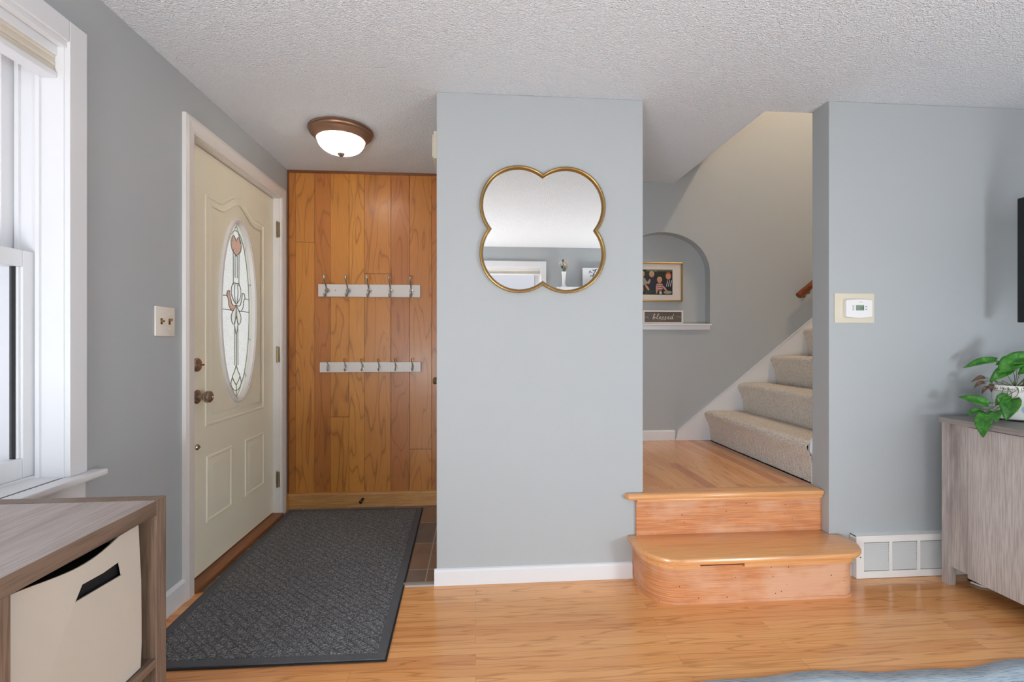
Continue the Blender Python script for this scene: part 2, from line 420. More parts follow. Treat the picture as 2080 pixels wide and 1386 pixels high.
def ellipse(cu, cv, ru, rv, n=48, a0=0): return [(cu+ru*cos(a0+2*pi*i/n), cv+rv*sin(a0+2*pi*i/n)) for i in range(n)]
def cr(pts, k=6):
    """Catmull-Rom smoothing of a polyline (any dimension)"""
    P = [Vector(p) for p in pts]; P = [P[0]*2-P[1]]+P+[P[-1]*2-P[-2]]; out = []
    for i in range(1, len(P)-2):
        for j in range(k):
            t = j/k; a, b, c, d = P[i-1:i+3]
            out.append(.5*((2*b)+(c-a)*t+(2*a-5*b+4*c-d)*t*t+(3*b-a-3*c+d)*t**3))
    out.append(P[-2]); return out

# ------------------------------------------------------------------ room shell
g = G(); g.box(XL-.2, XR+.1, YB-.2, 2.225, -.06, 0); g.box(-.175, 4.9, 2.2251, YS+.08, -.06, -.001)
struct(g.done('floor', MF), 'honey oak strip hardwood floor of the living room', 'floor')
g = G(); g.box(XL-.2, -.18, 2.225, YP+.1, -.06, .002)
struct(g.done('floor_foyer', MTILE), 'brown and grey slate-look tile floor beside the doormat', 'floor')
g = G(); g.plate([(XL-.2, YB-.2), (XR+.1, YB-.2), (XR+.1, 2.27), (1.45, 2.27), (1.45, YS+.08), (XL-.2, YS+.08)], [], lambda u, v, h: (u, v, h), H, H+.16)
struct(g.done('ceiling', MC), 'off-white textured ceiling', 'ceiling')
g = G(); g.box(-.18, .80, YC, YS, 0, H)
struct(g.done('wall_centre', MW, bevel=.003), 'pale grey wall block carrying the clover-shaped mirror', 'wall')
mL = lambda u, v, h: (XL-h, u, v)
DY0, DY1, DZ = 2.215, 3.165, 2.055
g = G(); g.plate([(YB-.2, 0), (DY0, 0), (DY0, DZ), (DY1, DZ), (DY1, 0), (YP+.12, 0), (YP+.12, H), (YB-.2, H)],
                 [[(WL[0], WL[2]), (WL[1], WL[2]), (WL[1], WL[3]), (WL[0], WL[3])]], mL, 0, .2)
struct(g.done('wall_left', MW), 'pale grey wall holding the window and the front door', 'wall')
mB = lambda u, v, h: (u, YB-h, v)
g = G(); g.plate([(XL-.2, 0), (XR+.1, 0), (XR+.1, H), (XL-.2, H)], [[(WB[0], WB[2]), (WB[1], WB[2]), (WB[1], WB[3]), (WB[0], WB[3])]], mB, 0, .2)
struct(g.done('wall_rear', MW), 'pale grey rear wall with the wide window, seen in the mirror', 'wall')
g = G(); g.box(XR, XR+.1, YB-.2, 2.2, 0, H)
struct(g.done('wall_side', MW), 'pale grey side wall behind the wood media cabinet', 'wall')
g = G(); g.box(1.695, 4.8, YR, 2.264, 0, H)
struct(g.done('wall_right', MW, bevel=.004), 'pale grey wall carrying the thermostat', 'wall')
# panelled foyer wall: planks with grooves
g = G(); rl = g.b.faces.layers.float.new('rnd')
px = [-1.265, -1.215, -1.089, -.985, -.861, -.759, -.58, -.453, -.302, -.18]
cuts = {1: [1.80], 3: [.612], 5: [1.59], 7: [.384]}
rv = [.75, .3, .85, .1, .0, .35, .95, .45, .8]
for i in range(9):
    zs = [.03]+cuts.get(i, [])+[H]
    for j in range(len(zs)-1):
        a, b, z0, z1 = px[i]+.0007, px[i+1]-.0007, zs[j]+(.001 if j else 0), zs[j+1]-.001
        nf = len(g.b.faces); g.box(a, b, YP, YP+.012, z0, z1, .0012); g.b.faces.ensure_lookup_table()
        for f in g.b.faces[nf:]: f[rl] = min(1, max(0, rv[i]+(.15 if j else 0)))
nf = len(g.b.faces); g.mi = 1; g.box(XL-.05, -.1, YP+.010, YP+.1, 0, H)
struct(g.done('wall_foyer', [MPANEL, MBRN]), 'orange-stained vertical wood plank wall at the end of the foyer', 'wall')
g = G(); g.box(XL, -.18, YP-.012, YP, H-.016, H, .002); g.box(XL, XL+.008, YP-.01, YP, .1, H-.016, .002)
struct(g.done('trim_1', MBRN), 'thin dark brown strip edging the top and left of the plank wall', 'trim')
# stair wall with arched niche
arch = [(1.02, 1.255), (1.72, 1.255), (1.72, 1.62)]+[(1.37+.35*cos(pi*i/24), 1.62+.305*sin(pi*i/24)**.92) for i in range(1, 24)]+[(1.02, 1.62)]
mS = lambda u, v, h: (u, YS+h, v)
g = G(); g.plate([(.8, 0), (4.8, 0), (4.8, 4.7), (.8, 4.7)], [arch], mS, 0, .075); g.box(.85, 1.9, YS+.075, YS+.09, 1.1, 2.1)
struct(g.done('wall_stair', MW), 'grey stairwell wall with a shallow arched niche', 'wall')
g = G(); g.box(.7, 4.8, 2.17, 2.268, H+.16, 4.7); g.box(.7, .8, 2.27, YS, H+.16, 4.7); g.box(4.8, 4.9, 2.17, YS+.05, 0, 4.7)
struct(g.done('wall_upper', MW), 'upper stairwell walls above the ceiling opening', 'wall')
g = G(); g.box(.7, 4.9, 2.17, YS+.05, 4.7, 4.8)
struct(g.done('ceiling_upper', MC), 'ceiling over the top of the stairwell', 'ceiling')
g = G(); g.plate([(.8, 2.45), (1.449, 2.45), (1.70, 2.515), (1.70, 2.70), (.8, 2.70)], [], lambda u, v, h: (u, h, v), 2.272, YS-.002)  # overhang shaped to cast the slanting shadow on the stair wall
struct(g.done('floor_upper', MC), 'unseen upper floor edge over the stairwell, overhang shaped for its shadow', 'floor')
g = G(); g.box(.8, 1.70, 2.205, YS, LZ-.05, LZ-.001)
struct(g.done('floor_landing', MLAND), 'oak strip landing floor at the foot of the stairs', 'floor')

def base_prof(h=.075, t=.013): return [(0, 0), (0, t), (h-.012, t), (h-.004, t*.6), (h, 0)]
def baseboard(name, a, b, z0, h, nrm, mat, label, t=.013):
    """a, b: floor points (x, y) on the wall face; nrm: direction into the room"""
    g = G(); A = Vector((*a, z0)); B = Vector((*b, z0)); N = Vector((*nrm, 0))
    pr = [(0, 0), (t, 0), (t, h-.012), (t*.55, h-.003), (0, h)]
    g.loops([[P+N*o+Vector((0, 0, z)) for o, z in pr] for P in (A, B)], True, True, True)
    return struct(g.done(name, mat), label, 'baseboard')
baseboard('baseboard_centre', (-.19, YC), (.745, YC), 0, .075, (0, -1), MT, 'white baseboard under the clover mirror wall')
baseboard('baseboard_left', (XL, -1.3), (XL, 2.147), 0, .10, (1, 0), MT, 'white baseboard between the front door and the cube shelf')
baseboard('baseboard_right', (1.70, YR), (XR, YR), 0, .07, (0, -1), MT, 'white baseboard between the wooden step and the vent')
baseboard('baseboard_stair', (.80, YS), (1.45, YS), LZ, .075, (0, -1), MT, 'white baseboard at the back of the landing')
baseboard('baseboard_foyer', (XL, YP), (-.18, YP), 0, .10, (0, -1), MOAKB, 'light oak baseboard under the plank wall', .02)
baseboard('baseboard_corner', (XL, 3.215), (XL, YP-.021), 0, .10, (1, 0), MOAKB, 'short oak baseboard piece right of the front door', .016)
# skirt board climbing with the stairs
g = G(); g.plate([(1.452, LZ), (1.75, LZ), (4.3, LZ+2.04), (4.3, LZ+2.32), (1.472, .48)], [], lambda u, v, h: (u, YS-h, v), 0, .016)
g.plate([(1.458, .470), (1.472, .482), (4.3, 2.725+.02), (4.3, 2.725-.0), ], [], lambda u, v, h: (u, YS-h, v), .016, .022)
struct(g.done('trim_2', MT), 'white skirt board climbing beside the carpeted stairs', 'trim')
g = G(); g.plate([(1.70, LZ), (1.78, LZ), (4.3, LZ+2.02), (4.3, LZ+2.3), (1.74, .66), (1.700, .632), (1.686, .615), (1.684, .57), (1.70, .55)], [], lambda u, v, h: (u, 2.2645+h, v), 0, .014)
struct(g.done('trim_3', MT), 'white skirt board on the near side of the stairs', 'trim')
# niche sill
g = G(); g.box(.98, 1.725, YS-.022, YS+.07, 1.243, 1.257, .003); g.box(.99, 1.715, YS-.012, YS, 1.212, 1.243, .003)
struct(g.done('trim_4', MT), 'white ledge under the arched niche', 'trim')

# ------------------------------------------------------------------ windows
def window(name, label, mp, W, full):
    a0, a1, z0, z1 = W
    root = thing(name, label, 'window', mp(a1, z0, 0), None, 'structure')
    def bx(g, u0, u1, v0, v1, d0, d1, r=.002):
        p, q = mp(u0, v0, d0), mp(u1, v1, d1)
        g.box(min(p[0], q[0]), max(p[0], q[0]), min(p[1], q[1]), max(p[1], q[1]), v0, v1, r)
    cw = .066
    g = G(); bx(g, a0-cw, a0, z0, z1+cw, -.02, 0, .003); bx(g, a1, a1+cw, z0, z1+cw, -.02, 0, .003); bx(g, a0, a1, z1, z1+cw, -.02, 0, .003)
    bx(g, a0, a1, z1-.018, z1, -.012, .01); g.done('casing', MT, root)
    g = G(); bx(g, a0-cw-.04, a1+cw+.04, z0-.02, z0, -.055, .0, .006); bx(g, a0+.004, a1-.004, z0-.02, z0+.003, 0, .08); g.done('stool', MT, root)
    g = G(); bx(g, a0-cw, a1+cw, z0-.09, z0-.02, -.016, 0, .004); g.done('apron', MT, root)
    g = G()
    bx(g, a0-.008, a0+.004, z0, z1, -.005, .21); bx(g, a1-.004, a1+.008, z0, z1, -.005, .21); bx(g, a0, a1, z1-.004, z1+.008, -.005, .21); bx(g, a0, a1, z0-.02, z0+.012, .07, .2)
    for d_ in (.058, .116):
        bx(g, a1-.013, a1-.003, z0, z1, d_, d_+.012, .001); bx(g, a0+.003, a0+.013, z0, z1, d_, d_+.012, .001)
    g.done('jamb', MT, root)
    n = full
    w = (a1-a0)/n; zm = z0+.69 if n == 1 else (z0+z1)/2
    for k in range(n):
        b0, b1 = a0+k*w+(.018 if k else 0), a0+(k+1)*w-(.018 if k < n-1 else 0)
        if k:
            g = G(); bx(g, b0-.036, b0, z0, z1, .03, .2); g.done('mullion', MT, root)
        for (s0, s1, d0, nm) in ((z0+.012, zm, .075, 'lower'), (zm-.045, z1, .135, 'upper')):
            g = G(); st = .045
            bx(g, b0, b0+st, s0, s1, d0, d0+.035, .003); bx(g, b1-st, b1, s0, s1, d0, d0+.035, .003)
            bx(g, b0+st, b1-st, s1-.05, s1, d0, d0+.035, .003); bx(g, b0+st, b1-st, s0, s0+.06, d0, d0+.035, .003)
            bx(g, b0+st, b0+st+.008, s0+.06, s1-.05, d0+.006, d0+.03, .002); bx(g, b1-st-.008, b1-st, s0+.06, s1-.05, d0+.006, d0+.03, .002)
            sash = g.done('sash', MT, root)
            g = G(); bx(g, b0+st-.004, b1-st+.004, s0+.055, s1-.045, d0+.016, d0+.019, 0); g.done('pane', MGL, sash)
            g = G(); bx(g, b0+st+.008, b0+st+.012, s0+.06, s1-.05, d0+.012, d0+.026, 0); bx(g, b1-st-.012, b1-st-.008, s0+.06, s1-.05, d0+.012, d0+.026, 0)
            g.done('glazing_seal', MBLK, sash)
    return root, bx
w1, bx1 = window('window_1', 'white double-hung window left of the front door', mL, WL, 1)
w2, bx2 = window('window_2', 'wide white window on the rear wall, seen in the mirror', mB, WB, 2)
def shade(label, mp, W, bx, lo, d0):
    a0, a1, z0, z1 = W
    r = thing('window_shade', label, 'window shade', mp((a0+a1)/2, z1, 0))
    g = G(); bx(g, a0+.003, a1-.003, z1-.045, z1-.0, d0, d0+.05, .003); g.done('head_rail', MT, r)
    g = G(); n = 5; zt, zb = z1-.045, lo+.016
    for i in range(n):
        za, zc = zt+(zb-zt)*i/n, zt+(zb-zt)*(i+1)/n
        bx(g, a0+.005, a1-.005, min(za, zc), max(za, zc), d0+.006+.003*(i % 2), d0+.044-.003*(i % 2), .002)
    g.done('shade_fabric', MSHADE, r)
    g = G(); bx(g, a0+.004, a1-.004, lo, lo+.018, d0, d0+.048, .004); g.done('bottom_rail', MT, r)
shade('cream pleated shade gathered at the top of the left window', mL, WL, bx1, 1.935, .012)
shade('cream pleated shade gathered at the top of the rear window in the mirror', mB, WB, bx2, 1.945, .012)

# ------------------------------------------------------------------ front door
door = thing('door_1', 'cream front door with tall oval leaded glass', 'door', (XL, DY0, 0), None, 'structure')
g = G(); cs = .068
pr = [(0, 0), (0, .012), (.01, .017), (.05, .02), (cs, .016), (cs, 0)]
g.sweep([(DY0, 0), (DY0, DZ), (DY1, DZ), (DY1, 0)], pr, lambda u, v, h: (XL+h, u, v), closed=False)
g.done('door_frame', MTD, door)
g = G(); g.box(XL-.2, XL+.0, DY0-.012, DY0+.004, 0, DZ); g.box(XL-.2, XL, DY1-.004, DY1+.012, 0, DZ); g.box(XL-.2, XL, DY0, DY1, DZ-.004, DZ+.012)
g.box(XL-.098, XL-.083, DY0, DY0+.02, 0, DZ); g.box(XL-.098, XL-.083, DY1-.02, DY1, 0, DZ); g.box(XL-.098, XL-.083, DY0, DY1, DZ-.02, DZ)
g.done('door_jamb', MTD, door)
g = G(); g.box(XL-.2, XL+.03, DY0+.001, DY1-.001, 0, .02, .006); g.done('threshold', MTHR, door)
XD = -1.303; a0, a1, z0, z1 = DY0+.006, DY1-.005, .026, DZ-.008
oc = (2.712, 1.297); mD = lambda u, v, h: (XD+h, u, v)
oval = lambda ru, rv, n=64: ellipse(oc[0], oc[1], ru, rv, n)
g = G(); g.plate([(a0, z0), (a1, z0), (a1, z1), (a0, z1)], [oval(.182, .482)], mD, -.042, 0)
def archpanel():
    y0, y1, zb, zt, pk = 2.39, 3.025, .715, 1.845, 1.925
    p = [(y0, zb), (y1, zb), (y1, zt)]
    for i in range(0, 17):
        t = i/16; y = y1-.13-(y1-y0-.26)*t; p.append((y, zt+(pk-zt)*(.5-.5*cos(2*pi*t))**.8))
    return p+[(y0, zt)]
pprof = [(0, 0), (.004, .004), (.012, .0045), (.018, .0005), (.03, -.0005+.001), (.046, .0055), (.05, .0058)]
for pth in (archpanel(), [(2.40, .245), (2.642, .245), (2.642, .57), (2.40, .57)], [(2.785, .245), (3.027, .245), (3.027, .57), (2.785, .57)]):
    g.sweep(pth, pprof, lambda u, v, h: (XD+h, u, v))
for y0_, y1_ in ((2.45, 2.592), (2.835, 2.977)): g.box(XD-.002, XD+.0058, y0_, y1_, .295, .52)
slab = g.done('door_slab', MDOOR, door, smooth=True, angle=25)
# oval glazing frame
g = G(); g.sweep(oval(.205, .505)[::-1], [(0, 0), (0, .006), (-.004, .010), (-.010, .012), (-.018, .009), (-.022, .012), (-.03, .006), (-.03, -.01)][::1] and [(0, 0), (.0, .006), (.004, .011), (.011, .013), (.017, .009), (.022, .010), (.026, .003), (.028, -.012)], mD) if False else \
    g.sweep(oval(.205, .505), [(0, 0), (0, .006), (.004, .011), (.011, .013), (.017, .009), (.022, .010), (.026, .003), (.028, -.014)], mD)
g.done('glass_surround', MTD, door, smooth=True)
g = G(); g.plate(oval(.184, .484), [], mD, -.020, -.014); pane = g.done('leaded_pane', MOBS, door)
g = G(); g.plate(oval(.182, .482), [oval(.148, .44)], mD, -.0135, -.010); g.done('bevelled_border', MBEV, pane)
oy, oz = oc
cames = [ellipse(0, 0, .148, .44, 48)+[(.148, 0)]]
def mir(p): return [(-a, b) for a, b in p]
S2 = [  # (half of) motifs in oval-centred metres
    cr([(0, .47), (.03, .42), (.045, .375)]), cr([(.012, .31), (.045, .33), (.055, .375), (.03, .41), (.0, .385)]), cr([(.012, .31), (.0, .30)]),
    [(.012, .305), (.012, .18)], [(.032, .33), (.030, .14)],
    cr([(0, .15), (.03, .15), (.05, .12), (.05, .085), (.028, .055), (0, .035)]), cr([(.012, .15), (.02, .1), (.008, .04)]),
    cr([(0, .03), (.04, .03), (.062, .07), (.07, .1), (.09, .1), (.1, .075)]), cr([(0, .03), (.04, -.002), (.075, .02), (.085, .06), (.1, .075)]), [(.1, .075), (.148, .072)],
    cr([(0, .03), (.03, .0), (.052, -.03), (.045, -.065), (.02, -.075), (.008, -.04), (0, .03)]),
    [(.055, .0), (.148, .0)], cr([(0, -.03), (.015, -.06), (.02, -.075), (.006, -.12), (0, -.13)]),
    [(.018, -.085), (.02, -.3)], [(0, -.13), (0, -.3)],
    cr([(0, -.3), (.02, -.335), (.04, -.36), (.03, -.38), (0, -.41)]), cr([(.04, -.36), (.055, -.40), (.03, -.445), (0, -.475)]), [(0, -.41), (0, -.475)],
    [(.148*cos(.9), .44*sin(.9)), (.182*cos(.9), .482*sin(.9))], [(.148*cos(.35), .44*sin(.35)), (.182*cos(.35), .482*sin(.35))], [(.148*cos(-.35), .44*sin(-.35)), (.182*cos(-.35), .482*sin(-.35))], [(.148*cos(-.9), .44*sin(-.9)), (.182*cos(-.9), .482*sin(-.9))],
]
for p in S2: p = [tuple(q) for q in p]; cames += [p, mir(p)]
g = G()
for p in cames: g.tube([(XD-.0115, oy+q[0], oz+q[1]) for q in p], .0024, 6)
g.done('lead_caming', MLEAD, pane, smooth=True)
g = G()
for p in (cr([(0, .03), (.04, .03), (.062, .07), (.07, .1), (.09, .1), (.1, .075), (.085, .06), (.075, .02), (.04, -.002), (0, .03)]),):
    g.plate([(oy-q[0], oz+q[1]) for q in p[:-1]], [], mD, -.0138, -.0122)
g.plate([(oy+q[0], oz+q[1]) for q in cr([(0, .30), (.045, .33), (.055, .375), (.03, .41), (0, .385), (-.03, .41), (-.055, .375), (-.045, .33), (0, .30)])[:-1]], [], mD, -.0138, -.0122)
g.done('tulip_glass', MPINK, pane)
g = G()
for sg in (1, -1):
    g.plate([(oy+sg*q[0], oz+q[1]) for q in cr([(0, .03), (.03, .0), (.052, -.03), (.045, -.065), (.02, -.075), (.008, -.04), (0, .03)])[:-1]], [], mD, -.0138, -.0122)
g.plate([(oy-.018, oz-.3), (oy+.018, oz-.3), (oy+.018, oz-.085), (oy-.018, oz-.085)], [], mD, -.0138, -.0124)
g.plate([(oy+a, oz+b) for a, b in ((0, -.3), (.04, -.36), (.055, -.4), (0, -.475), (-.055, -.4), (-.04, -.36))], [], mD, -.0138, -.0124)
g.done('petal_glass', MBEV, pane)
# screw caps on surround
def knobset(y, z):
    g = G(); g.lathe([(.033, 0), (.033, .004), (.028, .008), (.02, .010), (.013, .012), (.011, .03), (.013, .034)], (XD, y, z), 'x', 32)
    k = g.done('door_knob', MNICKD, door, smooth=True)
    g = G(); g.lathe([(.012, .030), (.02, .034), (.027, .042), (.029, .052), (.027, .061), (.02, .067), (.009, .069), (.008, .066), (.002, .066)], (XD, y, z), 'x', 32)
    g.done('knob_ball', MNICKD, k, smooth=True)
knobset(2.322, .868)
g = G(); g.lathe([(.033, 0), (.033, .004), (.029, .010), (.02, .013), (.008, .014)], (XD, 2.320, 1.018), 'x', 32); g.box(XD+.012, XD+.03, 2.318-.016, 2.318+.016, 1.013, 1.023, .003)
g.done('deadbolt', MNICKD, door, smooth=True)
g = G(); g.lathe([(.014, 0), (.014, .004), (.010, .009), (.004, .010)], (XD, 2.322, .632), 'x', 24); g.box(XD+.008, XD+.014, 2.315, 2.329, .630, .634)
g.done('security_latch', MNICKD, door, smooth=True)
for z in (1.85, 1.042, .235):
    g = G(); g.box(XL-.004, XL+.002, DY1-.004, DY1+.012, z-.05, z+.05)
    for k in range(5): g.lathe([(.0065, -.0095), (.0065, .0095)], (XL-.012+.0, a1+.0, z-.04+k*.02), 'z', 12)
    g.lathe([(.003, -.055), (.004, .055)], (XL-.012, a1, z), 'z', 10)
    h = g.done('hinge', MBRASS, door)
    g = G()
    g.b.free()
    for dz in (-.035, 0, .035): g = G(); g.lathe([(.003, 0), (.003, .0012)], (XL+.002, DY1+.006, z+dz), 'x', 10); g.done('screw', MBLK, h)
# light switch
sw = thing('light_switch', 'ivory double light switch plate beside the front door', 'light switch', (XL, 2.028, 1.15))
g = G(); g.box(XL, XL+.006, 1.968, 2.088, 1.15, 1.269, .003); g.done('plate', MIVORY, sw, smooth=True)
for y in (2.003, 2.053):
    g = G(); g.box(XL+.005, XL+.0065, y-.006, y+.006, 1.197, 1.222); g.box(XL+.005, XL+.016, y-.004, y+.004, 1.206 if y < 2.02 else 1.212, 1.214 if y < 2.02 else 1.222, .001); g.done('toggle', MBRASS, sw)
    g = G()
    g.b.free()
    for z in (1.18, 1.24): g = G(); g.lathe([(.003, 0), (.0025, .001)], (XL+.006, y, z), 'x', 10); g.done('screw', MIVORY, sw)

# ------------------------------------------------------------------ foyer light
LC = (-.735, 2.655)
lamp = thing('ceiling_light', 'bronze-rimmed flush ceiling light with glowing ribbed glass bowl', 'ceiling light', (*LC, H))
g = G(); g.lathe([(.163, 0), (.170, -.004), (.170, -.010), (.163, -.014), (.166, -.018), (.163, -.025), (.156, -.027), (.150, -.034), (.140, -.050), (.128, -.058), (.124, -.056), (.124, -.03)], (*LC, H), 'z', 64)
g.done('canopy', MBRZ, lamp, smooth=True)
g = G(); n = 14; pr = [(.122*cos(pi/2*i/n)**.8 if i < n else .0, -.054-.072*sin(pi/2*i/n)) for i in range(n)]+[(.006, -.126)]
g.lathe(pr, (*LC, H), 'z', 120, ribs=.008); g.done('glass_bowl', MBOWL, lamp, smooth=True, angle=80)
g = G(); g.lathe([(.004, -.12), (.019, -.124), (.021, -.130), (.015, -.138), (.008, -.143), (.001, -.145)], (*LC, H), 'z', 24); g.done('finial', MNICKD, lamp, smooth=True)
for dx in (-.045, .045): light('foyer_bulb', 'POINT', (LC[0]+dx, LC[1]-.02, H-.075), 58, (1, .94, .88), shadow_soft_size=.025)

# ------------------------------------------------------------------ coat racks
def coat_rack(label, x0, x1, z0, z1, xs, big):
    r = thing('coat_rack', label, 'coat rack', ((x0+x1)/2, YP, z0), 'coat racks on the plank wall')
    yf = YP-.018; g = G(); g.box(x0, x1, yf, YP, z0, z1, .003); g.done('board', MTD, r)
    for x in xs:
        zc = (z0+z1)/2; g = G()
        if big:
            g.lathe([(.001, 0), (.012, -.0035), (.0165, -.003), (.018, 0)], (x+.004, yf, zc-.002), 'y', 24)
            g.tube(cr([(x, yf-.004, zc-.012), (x, yf-.012, zc+.02), (x, yf-.03, zc+.043), (x, yf-.052, zc+.062), (x, yf-.060, zc+.085), (x, yf-.058, zc+.098)], 4), [.0045]*12+[.0055, .0062, .007, .0075, .008, .0078, .0074, .0065, .005][:9], 10, .6, (0, 1, 0))
            g.tube(cr([(x, yf-.006, zc+.012), (x, yf-.012, zc-.02), (x, yf-.028, zc-.04), (x, yf-.045, zc-.042), (x, yf-.052, zc-.022)], 4), [.0045]*12+[.005, .0055, .006, .0065, .006][:5], 10, .7, (0, 1, 0))
        else:
            ring = [(x+.010*cos(a), yf-.003, zc-.003+.021*sin(a)) for a in [2*pi*i/20 for i in range(21)]]
            g.tube(ring, .0022, 8)
            g.tube(cr([(x, yf-.003, zc+.018), (x, yf-.02, zc+.03), (x, yf-.036, zc+.040), (x, yf-.042, zc+.052)], 4), .003, 8)
            g.lathe([(.001, -.0055), (.0045, -.003), (.0055, 0), (.0045, .003), (.001, .0055)], (x, yf-.042, zc+.055), 'z', 12)
            g.tube(cr([(x, yf-.003, zc+.018), (x, yf-.008, zc-.0), (x, yf-.016, zc-.022), (x, yf-.03, zc-.02), (x, yf-.034, zc-.008)], 4), .0028, 8)
        hk = g.done('hook', MNICK, r, smooth=True)
        if big:
            for xs_ in (x-.008, x+.013): g = G(); g.lathe([(.0026, 0), (.0018, -.0016)], (xs_, yf-.003, zc), 'y', 10); g.done('screw', MBLK, hk)
coat_rack('upper white coat rack with five double hooks on the plank wall', -1.06, -.378, 1.430, 1.515, [-1.004, -.864, -.724, -.580, -.440], True)
coat_rack('lower white coat rack with six small hooks on the plank wall', -1.05, -.374, .918, .986, [-.993, -.880, -.768, -.657, -.545, -.432], False)
bpy.context.view_layer.update()
g = G(); g.lathe([(.003, 0), (.003, -.0012)], (-.945, YP-.018, 1.474), 'y', 12)
sc = [o for o in C.objects if o.name.startswith('coat_rack') and o.location.z > 1.2][0]; g.done('screw_hole', MBLK, sc)
# door stop
ds = thing('door_stop', 'small dark door stop knob on the oak baseboard', 'door stop', (-.765, YP-.02, .055))
g = G(); g.lathe([(.010, 0), (.009, -.01), (.006, -.02), (.006, -.045), (.010, -.048), (.012, -.056), (.010, -.063), (.003, -.066)], (-.765, YP-.02, .055), 'y', 20); g.done('post', MBLK, ds, smooth=True)
# closet knob on the hidden side of the block
ck = thing('closet_knob', 'round brass knob peeking past the edge of the mirror wall', 'door knob', (-.18, 2.62, .912))
g = G(); g.lathe([(.016, 0), (.015, -.005), (.006, -.008), (.006, -.022), (.010, -.026), (.0185, -.036), (.020, -.044), (.016, -.052), (.003, -.055)], (-.18, 2.62, .912), 'x', 28); g.done('knob', MBRASS, ck, smooth=True)
# door chime
ch = thing('door_chime', 'off-white door chime box high on the side of the mirror wall', 'door chime', (-.18, 2.33, 2.0))
g = G(); g.plate([(2.28, 2.005), (2.45, 2.005), (2.45, 2.135), (2.28, 2.135)], [], lambda u, v, h: (-.18-h, u, v), 0, .020); g.box(-.207, -.198, 2.29, 2.44, 2.015, 2.125, .004)
g.done('cover', MBEIGE, ch, bevel=.003)

# ------------------------------------------------------------------ doormat and threshold strip
mt = thing('doormat', 'large charcoal doormat with embossed brick pattern by the front door', 'doormat', (-.78, 2.45, 0))
A = [Vector((-1.228, 3.235)), Vector((-.352, 3.222)), Vector((-.312, 1.690)), Vector((-1.20, 1.702))]
def inset(P, d):
    c = sum(P, Vector((0, 0)))/4; out = []
    for p in P: q = p-c; out.append(c+Vector((q.x-math.copysign(d, q.x), q.y-math.copysign(d, q.y))))
    return out
def quadslab(g, P, z0, z1):
    g.loops([[(p.x, p.y, z) for p in P] for z in (z0, z1)], True, True, True)
g = G(); quadslab(g, A, .0022, .006); g.done('rubber_backing', MRUB, mt)
g = G(); quadslab(g, inset(A, .007), .006, .0095); quadslab(g, inset(A, .05), .0095, .0098); g.done('border', MMATB, mt)
g = G(); quadslab(g, inset(A, .040), .009, .0115); g.done('pile', MMAT, mt, bevel=.002)
g = G(); g.plate([(2.198, 0), (2.204, .005), (2.22, .007), (2.234, .0055), (2.238, .0015)], [], lambda u, v, h: (h, u, v), -.9, -.185)
struct(g.done('trim_5', MALU), 'metal transition strip between tile and hardwood', 'trim')

# ------------------------------------------------------------------ mirror
mir_ = thing('mirror', 'clover-shaped mirror in a thin antique gold frame', 'mirror', (.315, YC, 1.652))
def quatre(cx, cz, c, r, n=22):
    """outline of the union of four circles, counter-clockwise"""
    th = math.acos(c/r); P = []
    for k, (sx, sz) in enumerate(((1, 1), (-1, 1), (-1, -1), (1, -1))):
        s0 = -(pi/2-0)+k*pi/2+0; a_start = k*pi/2-(math.asin(min(1, c/r))); a_end = k*pi/2+pi/2+math.asin(min(1, c/r))
        for i in range(n):
            a = a_start+(a_end-a_start)*i/n
            P.append((cx+sx*c+r*cos(a), cz+sz*c+r*sin(a)))
    return P
MC0 = (.315, 1.652)
path = quatre(*MC0, .1121, .185)
mM = lambda u, v, h: (u, YC-h, v)
g = G(); g.sweep(path, [(0, 0), (0, .018), (.002, .021), (.006, .022), (.010, .020), (.0155, .010), (.017, .006), (.017, 0)], mM)
g.done('frame', MGOLD, mir_, smooth=True, angle=30)
g = G(); g.plate(quatre(*MC0, .1121, .1695), [], mM, .004, .006); g.done('mirror_glass', MMIR, mir_)

# ------------------------------------------------------------------ entry steps
st = thing('entry_steps', 'two worn oak steps leading up to the landing', 'steps', (1.25, 2.1, 0))
def arc(cx, cy, r, a0, a1, n=10): return [(cx+r*cos(radians(a0+(a1-a0)*i/n)), cy+r*sin(radians(a0+(a1-a0)*i/n))) for i in range(n+1)]
def outline(xl, xr, yf, ybL, ybR, rl, rr):
    return [(xl, ybL)]+arc(xl+rl, yf+rl, rl, 180, 270)+arc(xr-rr, yf+rr, rr, 270, 360)+[(xr, ybR)]
base = outline(.748, 1.688, 1.962, YC-.001, YR-.014, .125, .075)
def wallpoly(P, z0, z1, th):
    g = G(); g.sweep(P, [(0, z0), (0, z1), (th, z1), (th, z0)], lambda u, v, h: (u, v, h), closed=False); return g
g = wallpoly(base, 0, .1625, .012)
g.done('lower_riser', MRISER, st, smooth=True)
g = wallpoly([(.745, YC-.001)]+outline(.745, 1.691, 1.959, YC-.001, YR-.014, .125, .075)[1:], 0, .012, .003); g.done('lower_riser_foot', MRISER, st, smooth=True)
